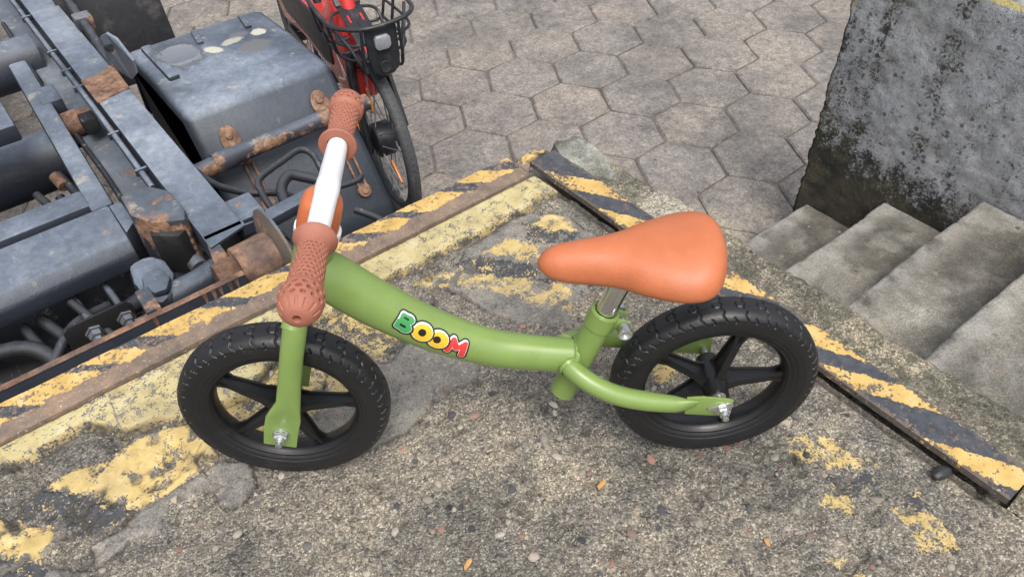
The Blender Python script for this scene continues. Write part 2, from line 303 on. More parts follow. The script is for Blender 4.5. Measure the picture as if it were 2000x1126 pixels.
M_eva = mat_plain('black foam tyre', (.0105, .011, .0125), .40, 0, .08, 60, .5, .0006)
M_rim = mat_plain('black plastic rim', (.008, .008, .009), .36, 0, .06, 60, .2)
M_zinc = mat_plain('zinc plated steel', (.62, .63, .64), .28, .9, .15, 120, .4)
M_chrome = mat_plain('chromed seatpost', (.70, .70, .68), .16, 1, .05, 30, .1)
M_tyre = mat_plain('road tyre rubber', (.060, .063, .068), .7, 0, .25, 90, .5, .001)
M_blk = mat_plain('satin black coated steel', (.020, .022, .026), .4, 0, .2, 60, .2)
M_blkp = mat_plain('black plastic', (.022, .023, .026), .5, 0, .2, 60, .3)
M_red = mat_plain('red gloss bodywork', (.55, .035, .03), .28, 0, .08, 40, .1, coat=.3)
M_refl = mat_plain('orange reflector', (.80, .26, .04), .25, 0, .1, 300, .4, coat=.4)
M_lens = mat_plain('grey lamp lens', (.26, .27, .29), .2, 0, .15, 90, .2, coat=.5)
M_wood = mat_plain('pale wood', (.52, .36, .21), .75, 0, .25, 30, .5, .001)
M_chip = mat_plain('orange wood chip', (.52, .27, .09), .8, 0, .25, 120, .8, .001)
M_sp = mat_plain('silver cast spokes', (.25, .27, .30), .4, .2, .15, 40, .2)
M_whm = mat_plain('white print', (.75, .75, .75), .4, 0, .05)
def mat_col():
    n = NT('printed sticker'); return n.done(n.attr('pcol', 'Color'), .3, spec=.5, coat=.2)
M_print = mat_col()
def mat_peb():
    n = NT('river pebble'); r = n.rand()
    c = n.ramp(r, [(0, (.05, .054, .062)), (.14, (.12, .12, .12)), (.28, (.25, .23, .20)), (.45, (.44, .40, .32)), (.58, (.52, .48, .41)), (.68, (.34, .19, .15)), (.78, (.20, .18, .16)), (.9, (.50, .46, .38)), (1, (.07, .075, .09))])
    return n.done(n.mix(1, c, n.ramp(n.noise(150, 4), [(.3, .7), (.7, 1.25)]), 'MULTIPLY'), .45, bump=n.noise(300, 3), dist=.001)
M_peb = mat_peb()

# ------------------------------------------------------------------ mesh helpers
def link(name, me, mat, parent=None, smooth=True):
    o = bpy.data.objects.new(name, me); COL.objects.link(o)
    if mat and not me.materials: me.materials.append(mat)
    if smooth:
        for p in me.polygons: p.use_smooth = True
    if parent is not None:
        o.parent = parent
        base = parent
        off = Vector((0, 0, 0))
        while base is not None and base.get('_world'):
            off += base.location; base = base.parent
        o.location = -off if parent.get('_world') else (0, 0, 0)
        if parent.get('_world'): o['_world'] = 1
    return o
def thing(name, label, cat, loc=(0, 0, 0), world=True, group=None):
    """empty at the thing's base; parts are written in world coordinates and shifted back"""
    o = bpy.data.objects.new(name, None); COL.objects.link(o); o.location = loc; o.empty_display_size = .05
    o['label'] = label; o['category'] = cat
    if group: o['group'] = group
    if world: o['_world'] = 1
    return o
def tag(o, label=None, cat=None, group=None, kind=None):
    for k, v in (('label', label), ('category', cat), ('group', group), ('kind', kind)):
        if v: o[k] = v
    return o
class MB:
    def __init__(s): s.b = bmesh.new()
    def add(s, vs, fs):
        v = [s.b.verts.new(p) for p in vs]
        for f in fs:
            try: s.b.faces.new([v[i] for i in f])
            except ValueError: pass
        return v
    def box(s, a, b, bev=0, seg=2, mtx=None):
        t = bmesh.new(); bmesh.ops.create_cube(t, size=1)
        for v in t.verts: v.co = Vector([(a[i] + b[i]) / 2 + v.co[i] * (b[i] - a[i]) for i in range(3)])
        if bev: bmesh.ops.bevel(t, geom=list(t.edges), offset=bev, segments=seg, affect='EDGES', profile=.5)
        if mtx: t.transform(mtx)
        me = bpy.data.meshes.new('t'); t.to_mesh(me); t.free(); s.b.from_mesh(me); bpy.data.meshes.remove(me); return s
    def bar(s, p, q, w, h, bev=0, up=(0, 0, 1)):
        """box between two points, w across, h along up"""
        p, q = Vector(p), Vector(q); x = (q - p); L = x.length; x.normalize(); y = Vector(up).cross(x).normalized(); z = x.cross(y)
        m = Matrix.Identity(4)
        for i, v in enumerate((x, y, z)):
            for j in range(3): m[j][i] = v[j]
        m.translation = (p + q) / 2
        return s.box((-L / 2, -w / 2, -h / 2), (L / 2, w / 2, h / 2), bev, 2, m)
    def prism(s, pts, z0, z1, mtx=None, bev=0):
        t = bmesh.new(); lo = [t.verts.new((x, y, z0)) for x, y in pts]; hi = [t.verts.new((x, y, z1)) for x, y in pts]; n = len(pts)
        t.faces.new(lo[::-1]); t.faces.new(hi)
        for i in range(n): t.faces.new((lo[i], lo[(i + 1) % n], hi[(i + 1) % n], hi[i]))
        bmesh.ops.recalc_face_normals(t, faces=t.faces)
        if bev: bmesh.ops.bevel(t, geom=list(t.edges), offset=bev, segments=2, affect='EDGES', profile=.5)
        if mtx: t.transform(mtx)
        me = bpy.data.meshes.new('t'); t.to_mesh(me); t.free(); s.b.from_mesh(me); bpy.data.meshes.remove(me); return s
    def tube(s, pts, r, seg=14, caps=True, sub=0, ell=None, up=(0, 0, 1)):
        """swept tube; r number or per point; ell = (a,b) scale per point across (side, up)"""
        P = [Vector(p) for p in pts]; n = len(P); rr = list(r) if hasattr(r, '__len__') else [r] * n
        el = ell if ell else [(1, 1)] * n
        if sub:
            Q, RR, EE = [], [], []
            for i in range(n - 1):
                p0 = P[max(i - 1, 0)]; p1 = P[i]; p2 = P[i + 1]; p3 = P[min(i + 2, n - 1)]
                for k in range(sub):
                    t = k / sub; t2 = t * t; t3 = t2 * t
                    Q.append(.5 * ((2 * p1) + (p2 - p0) * t + (2 * p0 - 5 * p1 + 4 * p2 - p3) * t2 + (3 * p1 - p0 - 3 * p2 + p3) * t3))
                    RR.append(rr[i] + (rr[i + 1] - rr[i]) * t); EE.append(tuple(el[i][j] + (el[i + 1][j] - el[i][j]) * t for j in (0, 1)))
            Q.append(P[-1]); RR.append(rr[-1]); EE.append(el[-1]); P, rr, el = Q, RR, EE; n = len(P)
        rings = []; prev = None
        for i in range(n):
            t = (P[min(i + 1, n - 1)] - P[max(i - 1, 0)]).normalized()
            if prev is None:
                a = Vector(up).cross(t)
                if a.length < 1e-3: a = Vector((1, 0, 0)).cross(t)
                a.normalize()
            else: a = (prev - t * prev.dot(t)).normalized()
            prev = a; b = t.cross(a)
            rings.append([s.b.verts.new(P[i] + (a * math.cos(2 * math.pi * k / seg) * el[i][0] + b * math.sin(2 * math.pi * k / seg) * el[i][1]) * rr[i]) for k in range(seg)])
        for i in range(n - 1):
            for k in range(seg): s.b.faces.new((rings[i][k], rings[i][(k + 1) % seg], rings[i + 1][(k + 1) % seg], rings[i + 1][k]))
        if caps: s.b.faces.new(rings[0][::-1]); s.b.faces.new(rings[-1])
        return s
    def lathe(s, prof, c, axis, seg=32):
        """prof = [(t along axis, radius)]"""
        c = Vector(c); ax = Vector(axis).normalized(); a = ax.orthogonal().normalized(); b = ax.cross(a); rings = []
        for t, r in prof:
            rings.append([s.b.verts.new(c + ax * t + (a * math.cos(2 * math.pi * k / seg) + b * math.sin(2 * math.pi * k / seg)) * max(r, 1e-5)) for k in range(seg)])
        for i in range(len(prof) - 1):
            for k in range(seg): s.b.faces.new((rings[i][k], rings[i][(k + 1) % seg], rings[i + 1][(k + 1) % seg], rings[i + 1][k]))
        return s
    def build(s, name, mat, parent=None, smooth=True, ang=40):
        bmesh.ops.recalc_face_normals(s.b, faces=s.b.faces)
        me = bpy.data.meshes.new(name); s.b.to_mesh(me); s.b.free()
        o = link(name, me, mat, parent, smooth)
        if smooth: me.set_sharp_from_angle(angle=R(ang))
        return o
def grid_mesh(name, V, mat, parent=None, attrs=None, closed=(False, False)):
    """V: (n,m,3) array"""
    n, m = V.shape[:2]; idx = np.arange(n * m).reshape(n, m)
    I = idx if not closed[0] else np.vstack([idx, idx[:1]]); I = I if not closed[1] else np.hstack([I, I[:, :1]])
    F = np.stack([I[:-1, :-1], I[1:, :-1], I[1:, 1:], I[:-1, 1:]], -1).reshape(-1, 4)
    me = bpy.data.meshes.new(name); me.vertices.add(n * m); me.vertices.foreach_set('co', V.reshape(-1).astype(np.float32))
    me.loops.add(F.size); me.loops.foreach_set('vertex_index', F.reshape(-1).astype(np.int32))
    me.polygons.add(len(F)); me.polygons.foreach_set('loop_start', np.arange(0, F.size, 4, dtype=np.int32)); me.polygons.foreach_set('loop_total', np.full(len(F), 4, np.int32))
    me.update(calc_edges=True)
    for k, a in (attrs or {}).items():
        at = me.attributes.new(k, 'FLOAT', 'POINT'); at.data.foreach_set('value', a.reshape(-1).astype(np.float32))
    o = link(name, me, mat, parent, False)
    me.polygons.foreach_set('use_smooth', np.ones(len(F), bool))
    return o

# ------------------------------------------------------------------ ground with hexagon pavers
GZ = -1.0
b = MB(); b.add([(-60, -60, GZ - .011), (60, -60, GZ - .011), (60, 60, GZ - .011), (-60, 60, GZ - .011)], [(0, 1, 2, 3)])
ground = b.build('ground', M_ground, None, False); tag(ground, kind='structure')
HS, HA = .355, R(-28.02); HC = (1.2679, 2.0666)
variants = []
def hexmesh(k):
    r = random.Random(100 + k); cr_ = HS / math.sqrt(3) - .0034
    ring = []
    for i in range(6):
        a0 = HA + R(30) + i * math.pi / 3; a1 = a0 + math.pi / 3
        for t in (0, .33, .66):
            x = (1 - t) * math.cos(a0) + t * math.cos(a1); y = (1 - t) * math.sin(a0) + t * math.sin(a1)
            j = cr_ * (1 + r.uniform(-.016, .006) - (.013 if t == 0 else 0)); ring.append((x * j, y * j))
    m = MB(); n = len(ring)
    tv = [m.b.verts.new((x * .955, y * .955, r.uniform(-.0008, .0008))) for x, y in ring]
    ev = [m.b.verts.new((x, y, -.006 - r.uniform(0, .003))) for x, y in ring]
    lv = [m.b.verts.new((x, y, -.05)) for x, y in ring]; c = m.b.verts.new((0, 0, .001))
    for i in range(n):
        j = (i + 1) % n
        m.b.faces.new((c, tv[i], tv[j])); m.b.faces.new((tv[i], ev[i], ev[j], tv[j])); m.b.faces.new((ev[i], lv[i], lv[j], ev[j]))
    me = bpy.data.meshes.new('paver'); m.b.to_mesh(me); m.b.free(); me.materials.append(M_paver)
    for p in me.polygons: p.use_smooth = False
    return me
variants = [hexmesh(k) for k in range(8)]
cnt = 0
cl = mw.translation
for i in range(-14, 16):
    for j in range(-12, 16):
        x = HC[0] + HS * (i * math.cos(HA) + j * math.cos(HA - math.pi / 3)); y = HC[1] + HS * (i * math.sin(HA) + j * math.sin(HA - math.pi / 3))
        d = Vector((x, y, GZ)) - cl; zz = d.dot(cf)
        if zz < .3: continue
        u_ = d.dot(cr) / zz; v_ = d.dot(cu) / zz
        if abs(u_) > .86 or abs(v_) > .62: continue
        if x > -.25 and y < -.02: continue
        if x > 1.75 and y < .25: continue
        if x > 3.3 and y < 1.2: continue
        if x < -.2 and y < -.1: continue
        if cnt >= 297: continue
        if x < -2.2: continue
        cnt += 1
        o = bpy.data.objects.new('paver', variants[rnd.randrange(8)]); COL.objects.link(o); o.parent = ground
        o.location = (x, y, GZ + rnd.uniform(-.003, .003)); o.rotation_euler = (R(rnd.uniform(-.5, .5)), R(rnd.uniform(-.5, .5)), rnd.randrange(6) * math.pi / 3 + R(rnd.uniform(-.6, .6)))

# ------------------------------------------------------------------ loading dock
dock = thing('loading_dock', 'worn concrete loading dock with peeling yellow and black stripes under the balance bike', 'loading dock', (-.8, -.8, GZ))
MK = [('ledge',.009,[(-3.2,-0.031),(-1.209,-0.034),(-1.164,-0.035),(-1.054,-0.036),(-0.872,-0.036),(-0.667,-0.036),(-0.513,-0.036),(-0.371,-0.036),(-0.067,-0.032),(-0.059,-0.037),(-0.048,-0.080),(-0.053,-0.126),(-0.067,-0.114),(-0.096,-0.099),(-0.117,-0.108),(-0.159,-0.117),(-0.181,-0.106),(-0.209,-0.106),(-0.254,-0.117),(-0.311,-0.106),(-0.350,-0.105),(-0.416,-0.113),(-0.470,-0.106),(-0.526,-0.111),(-0.614,-0.111),(-0.710,-0.137),(-0.810,-0.187),(-0.919,-0.169),(-0.952,-0.145),(-0.996,-0.136),(-1.017,-0.110),(-1.042,-0.080),(-1.083,-0.075),(-1.107,-0.080),(-1.136,-0.087),(-1.172,-0.074),(-1.216,-0.069),(-1.6,-.09),(-3.2,-.08)]),
    ('Y',0.012,[(-1.126,-0.159),(-1.085,-0.154),(-1.031,-0.174),(-0.983,-0.165),(-0.917,-0.186),(-0.894,-0.278),(-0.932,-0.284),(-0.992,-0.287),(-1.025,-0.290),(-1.059,-0.247),(-1.097,-0.196)]),
    ('B',0.006,[(-1.132,-0.157),(-1.033,-0.287),(-1.065,-0.298),(-1.093,-0.289),(-1.131,-0.252),(-1.181,-0.181),(-1.166,-0.163)]),
    ('Y',0.012,[(-1.229,-0.137),(-1.194,-0.173),(-1.128,-0.253),(-1.156,-0.264),(-1.167,-0.282),(-1.208,-0.238),(-1.242,-0.204)]),
    ('B',0.006,[(-1.237,-0.213),(-1.209,-0.241),(-1.171,-0.286),(-1.165,-0.315),(-1.192,-0.343),(-1.258,-0.289)]),
    ('Y',0.001,[(-0.653,-0.104),(-0.614,-0.111),(-0.545,-0.144),(-0.529,-0.241),(-0.602,-0.273),(-0.636,-0.244),(-0.654,-0.184)]),
    ('Y',0.004,[(-0.844,-0.159),(-0.754,-0.147),(-0.671,-0.216),(-0.683,-0.292),(-0.794,-0.307),(-0.868,-0.296),(-0.901,-0.232)]),
    ('Y',0.004,[(-0.719,-0.213),(-0.668,-0.247),(-0.663,-0.309),(-0.718,-0.304)]),
    ('Y',0.010,[(-0.173,-0.152),(-0.135,-0.154),(-0.115,-0.160),(-0.107,-0.184),(-0.114,-0.236),(-0.155,-0.206)]),
    ('B',0.003,[(-0.185,-0.150),(-0.114,-0.247),(-0.150,-0.253),(-0.207,-0.204)]),
    ('Y',0.008,[(-0.292,-0.168),(-0.237,-0.173),(-0.202,-0.216),(-0.221,-0.250),(-0.260,-0.231)]),
    ('B',0.005,[(-0.371,-0.156),(-0.319,-0.167),(-0.273,-0.219),(-0.234,-0.266),(-0.216,-0.341),(-0.256,-0.320),(-0.303,-0.268),(-0.330,-0.219)]),
    ('Y',0.003,[(-0.457,-0.151),(-0.408,-0.146),(-0.352,-0.200),(-0.299,-0.263),(-0.233,-0.344),(-0.268,-0.390),(-0.305,-0.341),(-0.324,-0.295),(-0.354,-0.250),(-0.407,-0.193)]),
    ('Y',.0015,[(-0.188,-0.818),(-0.147,-0.840),(-0.125,-0.929),(-0.152,-0.924),(-0.209,-0.849)]),
    ('Y',0.003,[(-0.236,-0.912),(-0.203,-0.934),(-0.216,-0.953),(-0.236,-0.939)]),
    ('Y',.003,[(-0.178,-0.984),(-0.147,-1.004),(-0.130,-1.071),(-0.157,-1.071),(-0.198,-1.043),(-0.172,-1.020)]),
    ('Y',0.004,[(-0.304,-0.981),(-0.295,-0.989),(-0.296,-1.028),(-0.314,-1.018)]),
    ('Y',0.003,[(-0.259,-0.580),(-0.195,-0.596),(-0.207,-0.630),(-0.262,-0.613)]),
    ('B',0.003,[(-0.197,-0.899),(-0.146,-0.929),(-0.167,-0.968),(-0.208,-0.928)]),
    ('B',0.001,[(-0.152,-0.981),(-0.128,-0.993),(-0.130,-1.021),(-0.156,-1.002)]),
    ('M',0.010,[(-0.932,-0.284),(-0.894,-0.278),(-0.869,-0.318),(-0.877,-0.364),(-0.907,-0.376),(-0.937,-0.362),(-0.934,-0.334),(-0.973,-0.310),(-0.992,-0.325),(-1.018,-0.350),(-1.059,-0.338),(-1.099,-0.342),(-1.107,-0.303),(-1.066,-0.301),(-1.030,-0.289),(-1.007,-0.285)]),
    ('M',0.010,[(-0.682,-0.236),(-0.588,-0.284),(-0.525,-0.268),(-0.493,-0.302),(-0.459,-0.377),(-0.489,-0.425),(-0.582,-0.403),(-0.641,-0.432),(-0.677,-0.428),(-0.724,-0.414),(-0.764,-0.319)]),
    ('M',0.010,[(-1.213,-0.261),(-1.165,-0.286),(-1.114,-0.332),(-1.115,-0.359),(-1.170,-0.361),(-1.225,-0.316)]),
    ('M',0.010,[(-0.254,-0.117),(-0.151,-0.124),(-0.086,-0.180),(-0.096,-0.299),(-0.207,-0.375),(-0.271,-0.391),(-0.276,-0.452),(-0.366,-0.345),(-0.420,-0.196),(-0.457,-0.151),(-0.371,-0.156)])]
def axis_pts(a, lo, hi, b_, fine, coarse):
    return np.concatenate([np.arange(a, lo, coarse), np.arange(lo, hi, fine), np.arange(hi, b_, coarse), [b_]])
gx = axis_pts(-3.2, -1.32, -.046, -.046, .0026, .03); gy = axis_pts(-3.0, -1.30, -.0365, -.0365, .0026, .03)
X, Y = np.meshgrid(gx, gy, indexing='ij')
wob = fbm(X, Y, 22, 5, 3) * .030 + fbm(X, Y, 90, 3, 8) * .006
yel = np.full(X.shape, -.05); blk = yel.copy(); mor = yel.copy(); led = yel.copy()
for t, cap, poly in MK:
    s_ = sdpoly(X, Y, poly)
    if t == 'ledge': led = np.maximum(led, s_); yel = np.maximum(yel, np.minimum(s_ + .002, .0038 + .0045 * sst(-.15, .2, fbm(X, Y, 7, 3, 90))))
    elif t == 'Y': yel = np.maximum(yel, np.minimum(s_, cap * (.66 if cap > .007 else .6))); mor = np.maximum(mor, np.minimum(s_ + .004, .008) if cap > .007 else -.05)
    elif t == 'B': yel = np.maximum(yel, np.minimum(s_, -.0075)); blk = np.maximum(blk, np.minimum(s_, cap * .8)); mor = np.maximum(mor, np.minimum(s_ + .002, .008) if cap > .004 else -.05)
    else: mor = np.maximum(mor, s_)
ledw = led + wob * .35
lm = sst(-.0015, .002, ledw)
mor = np.maximum(mor + wob * .9 - .004, ledw); mor = np.clip(mor, -.05, .012)
mm_ = sst(-.002, .0025, mor)
h = -.0095 + .0055 * mm_ + .0050 * lm
h += fbm(X, Y, 9, 4, 11) * .006 * (1 - .5 * lm) * (1 - .6 * mm_) + fbm(X, Y, 55, 3, 21) * (.0042 - .003 * mm_) + fbm(X, Y, 160, 3, 31) * (.0028 - .0022 * mm_)
pits = sst(.16, .30, fbm(X, Y, 38, 3, 44)) * (1 - lm); h -= pits * .0045
crk = np.exp(-((ledw + .007) / .006) ** 2) * (ledw < 0.004) * sst(-3.2, -1.5, X); h -= .008 * crk * (.4 + 1.2 * np.clip(fbm(X, Y, 14, 3, 51) + .35, 0, 1))
gr = np.exp(-((X + .052) / .009) ** 2) * sst(-1.12, -1.06, Y); h -= .010 * gr
gr2 = np.exp(-((Y + .038) / .003) ** 2); h -= .006 * gr2
edge2 = np.exp(-((X + .060) / .02) ** 2) * sst(-1.12, -1.06, Y)
ck = np.abs(fbm(X, Y, 3.1, 5, 401)); ck2 = np.exp(-(ck / .0035) ** 2) * sst(.02, .14, fbm(X, Y, 4.0, 2, 417)) * (1 - lm * .5); h -= .004 * ck2
h = np.minimum(h, 0)
for cx_, cy_ in ((-.3003, -.732), (-.7932, -.3792)):
    g_ = np.exp(-(((X - cx_) ** 2 + (Y - cy_) ** 2) / .055 ** 2) ** 2); h = h * (1 - .8 * g_) - .0040 * .8 * g_
dark_fill = np.clip(crk * .85 * (fbm(X, Y, 30, 3, 60) + .6) + gr * .8 + gr2 * .75 + ck2 * .7 + pits * .35 + np.exp(-((mor + .0015) / .0026) ** 2) * .95 * sst(-.10, .15, fbm(X, Y, 12, 3, 71)), 0, 1)  # darker tone in cracks, grooves, pits and along mortar edges
pale = lm.copy()
# bare aggregate wins over any thin paint in the pits
yel = np.where(lm > .5, yel - pits * .004, yel + wob * .35 - pits * .012); blk = blk + wob * .25 - pits * .01
Z = h.copy()
grid_mesh('concrete_top', np.stack([X, Y, Z], -1), M_dock, dock, dict(yel=np.clip(yel, -.05, .02), blk=np.clip(blk, -.05, .02), mor=mor, dark_fill=dark_fill, pale=pale))
b = MB()     # body of the dock below the top skin
b.box((-3.2, -3.0, GZ), (.118, .03, -.045), .004); b.build('dock_body', M_conc, dock)
# steel edge angles
def plate(name, x0, x1, y0, y1, z, mat, mtx_j=.0012, drop=.05):
    long_x = (x1 - x0) > (y1 - y0)
    nu = 260; nv = 14
    U = np.linspace(0, 1, nu)[:, None] * np.ones((1, nv)); Vv = np.linspace(0, 1, nv)[None, :] * np.ones((nu, 1))
    if long_x: XX = x0 + (x1 - x0) * U; YY = y0 + (y1 - y0) * Vv
    else: YY = y0 + (y1 - y0) * U; XX = x0 + (x1 - x0) * Vv
    ZZ = z + fbm(XX, YY, 12, 3, 5) * .004
    # rolled outer and inner edges
    vv = np.linspace(0, 1, nv); e = np.minimum(vv, 1 - vv)
    if long_x: YY = YY + (fbm(XX, YY, 7, 3, 9) * .004) * (Vv > .9)
    else: XX = XX + (fbm(XX, YY, 9, 3, 9) * .004) * (Vv > .9)
    top = np.stack([XX, YY, ZZ], -1)
    lo_in = top[:, :1].copy(); lo_in[..., 2] -= .012; lo_out = top[:, -1:].copy(); lo_out[..., 2] -= drop
    V = np.concatenate([lo_in, top, lo_out], 1)
    st, en = V[:1].copy(), V[-1:].copy(); st[..., 2] = np.minimum(st[..., 2], z) - .012; en[..., 2] -= .012
    G_ = np.concatenate([st, V, en], 0)
    if long_x:
        s_ = G_[..., 0] + 1.27 * (G_[..., 1] - .015); sd_ = np.full(s_.shape, .03)
        for c, hw in ((-1.27, .022), (-1.13, .022), (-.988, .014), (-.893, .024), (-.741, .024), (-.60, .018), (-.456, .022), (-.347, .018), (-.202, .026), (-.082, .026)): sd_ = np.minimum(sd_, np.abs(s_ - c) - hw)
    else:
        s_ = G_[..., 1] + 1.85 * G_[..., 0]; sd_ = np.full(s_.shape, -.03)
        for a0, a1 in ((-.21, -.12), (-.40, -.30), (-.58, -.48), (-.76, -.66), (-.905, -.83), (-1.12, -1.03)): sd_ = np.maximum(sd_, np.minimum(s_ - a0, a1 - s_))
    o_ = grid_mesh(name, G_, mat, dock, dict(stripe=sd_)); o_.data.set_sharp_from_angle(angle=R(38)); return o_
plate('steel_edge', -3.2, -.072, -.0355, .046, .0045, M_ex, drop=.08)
pr_ = plate('steel_edge', -.0445, .026, -1.083, -.001, .0065, M_ey, drop=.02)
b = MB(); b.prism([(-.071, -.030), (-.046, -.004), (-.046, .010), (.002, .010), (.020, .003), (.024, -.0005), (-.012, .024), (-.060, .022), (-.0715, .012)][:4] + [(.016, .006), (-.004, .030), (-.052, .026), (-.071, .012)], -.01, .0052, bev=.0015)
b.build('steel_edge', M_ex, dock)
# concrete kerb strip outside the plate, broken outer edge
ny, nx = 900, 64
yy = np.linspace(-3.0, -.02, ny)[:, None] * np.ones((1, nx)); tt = np.linspace(0, 1, nx)[None, :] * np.ones((ny, 1))
wid = .124 + fbm(yy, yy * 0, 11, 6, 77) * .034; wid = np.where(yy > -.16, wid * (.55 + .45 * sst(0, -.16, yy)), wid)
wid = wid + .012 * sst(-.6, -1.1, yy)
inner = np.where(yy < -1.085, -.046, .0265)
a_ = np.clip(tt / .72, 0, 1); d_ = np.clip((tt - .72) / .28, 0, 1)
XX = inner + (wid - inner) * a_ + d_ * .004
ZZ = -.004 + fbm(XX, yy, 26, 6, 33) * .015 - .012 * np.clip((a_ - .80) / .2, 0, 1) ** 2 - d_ * 1.0 * .17 - .005 * sst(0, -.15, yy)
XX = XX + (fbm(yy * 1.0, d_ * .17 + tt * 0, 30, 4, 91) * .016) * (a_ > .97)
grid_mesh('concrete_kerb', np.stack([XX, yy, ZZ], -1), M_kerb, dock)
# pale mortar lump on the far corner
n1, n2 = 90, 60
aa = np.linspace(0, 2 * np.pi, n1, endpoint=False)[:, None] * np.ones((1, n2)); rr_ = np.linspace(0, 1, n2)[None, :] * np.ones((n1, 1))
rad = (1 + fbm(np.cos(aa), np.sin(aa), 2.2, 4, 12) * .55)
px_ = .062 + rr_ * rad * (.048 * np.cos(aa) - .020 * np.sin(aa)); py_ = -.066 + rr_ * rad * (.030 * np.cos(aa) * -1 + .098 * np.sin(aa) * -1)
pz_ = .003 * (1 - rr_ ** 3) + fbm(px_, py_, 22, 5, 15) * .016 - .030 * sst(.86, 1, rr_)
grid_mesh('mortar_patch', np.stack([px_, py_, pz_], -1), M_mortar, dock, closed=(True, False))

# embedded pebbles: parts of the dock
def peb_mesh(k):
    r = random.Random(k); t = bmesh.new(); bmesh.ops.create_icosphere(t, subdivisions=1, radius=1)
    for v in t.verts: v.co *= r.uniform(.78, 1.12)
    me = bpy.data.meshes.new('pebble'); t.to_mesh(me); t.free(); me.materials.append(M_peb)
    for p in me.polygons: p.use_smooth = True
    return me
PM = [peb_mesh(k) for k in range(9)]
def zat(x, y):
    i = int(np.clip(np.searchsorted(gx, x), 0, len(gx) - 1)); j = int(np.clip(np.searchsorted(gy, y), 0, len(gy) - 1)); return float(h[i, j]), float(mor[i, j])
named = [(-.578, -.614, .010), (-.658, -.537, .009), (-.483, -.575, .009), (-.488, -.613, .009), (-.542, -.469, .010), (-.404, -.825, .008), (-.608, -.434, .006), (-.612, -.518, .008),
         (-.489, -.777, .0085), (-.329, -.855, .008), (-.362, -.859, .008), (-.635, -.658, .008), (-.697, -.60, .007), (-.75, -.56, .008), (-.86, -.50, .009), (-.93, -.42, .008), (-.55, -.74, .007), (-.28, -.90, .008), (-.42, -.93, .009)]
k = 0
def pebble(x, y, r):
    z, mo = zat(x, y)
    o = bpy.data.objects.new('pebble', PM[rnd.randrange(9)]); COL.objects.link(o); o.parent = dock
    fl = rnd.uniform(.4, .65)
    o.scale = (r * rnd.uniform(.8, 1.25), r * rnd.uniform(.7, 1), r * fl); o.rotation_euler = (R(rnd.uniform(-12, 12)), R(rnd.uniform(-12, 12)), rnd.uniform(0, 6.28))
    o.location = Vector((x, y, z + r * fl * .12)) - dock.location
for x, y, r in named: pebble(x, y, r); k += 1
while k < 285:
    x = rnd.uniform(-1.2, -.07); y = rnd.uniform(-1.15, -.12)
    if not (-.35 < (x + y + .75) or rnd.random() < .8): continue
    if x + y > -.45 and rnd.random() < .8: continue
    z, mo = zat(x, y)
    if mo > -.004 or z > -.001: continue
    pebble(x, y, rnd.choice((.0036, .004, .0045, .005, .0055, .006, .007, .0085))); k += 1
# fine grit, uncounted
g = MB(); ico = [((0, 0, 1)), (.9, 0, 0), (-.45, .8, 0), (-.45, -.8, 0)]
for _ in range(14000):
    x = rnd.uniform(-1.32, -.06); y = rnd.uniform(-1.3, -.05); z, mo = zat(x, y)
    if mo > 0 and rnd.random() < .93: continue
    r = rnd.uniform(.0010, .0026); a = rnd.uniform(0, 6.28); ca, sa = math.cos(a) * r, math.sin(a) * r
    g.add([(x + (px * ca - py * sa), y + (px * sa + py * ca), z - .0003 + pz * r * .9) for px, py, pz in ico], [(0, 1, 2), (0, 2, 3), (0, 3, 1)])
def mat_grit():
    n = NT('grit'); v = n.vor(160); return n.done(n.ramp(n.sep(v.outputs['Color'])[0], [(0, (.05, .05, .05)), (.3, (.17, .14, .11)), (.7, (.32, .27, .2)), (1, (.55, .5, .42))]), .8)
tag(g.build('grit', mat_grit(), dock, False), kind='stuff')

# loose things on the dock
def loose(name, label, cat, mat, x, y, sx, sy, sz, rot, kk):
    t = bmesh.new(); bmesh.ops.create_icosphere(t, subdivisions=3, radius=1); r = random.Random(kk)
    ph = [r.uniform(0, 6) for _ in range(6)]
    for v in t.verts:
        c = v.co.copy(); f_ = 1 + .10 * math.sin(3 * c.x + ph[0]) * math.cos(2.5 * c.y + ph[1]) + .06 * math.sin(7 * c.z + 5 * c.x + ph[2]) + .05 * math.sin(9 * c.y + ph[3])
        v.co = Vector((c.x * sx, c.y * sy, c.z * sz)) * f_
    me = bpy.data.meshes.new(name); t.to_mesh(me); t.free(); o = link(name, me, mat)
    o.location = (x, y, zat(x, y)[0] + sz * .7); o.rotation_euler = (R(r.uniform(-10, 10)), R(r.uniform(-14, 14)), R(rot)); return tag(o, label, cat)
loose('stone', 'glossy black stone lying beside the far end of the right hazard plate', 'stone', M_blkp, -.069, -.998, .019, .010, .009, -20, 1)
def chip(label, x, y, L, w, rot, kk):
    r = random.Random(kk); m = MB(); pts = [(-L / 2, -w * .3), (-L * .2, -w / 2), (L * .3, -w * .45), (L / 2, 0), (L * .25, w / 2), (-L * .3, w * .4)]
    m.prism([(a * r.uniform(.9, 1.1), c * r.uniform(.85, 1.15)) for a, c in pts], 0, .0022, bev=.0006)
    o = m.build('wood_chip', M_chip); o.location = (x, y, zat(x, y)[0] + .0012); o.rotation_euler = (R(5), R(-6), R(rot)); return tag(o, label, 'wood chip')
chip('orange wood chip on bare concrete straight below the orange saddle', -.469, -.692, .020, .0075, 8, 1)
chip('orange wood chip at the bottom edge of the picture, nearest the viewer', -.697, -.666, .019, .007, 20, 2)
chip('small orange wood chip between the black stone and the picture bottom', -.352, -.905, .014, .006, 70, 3)

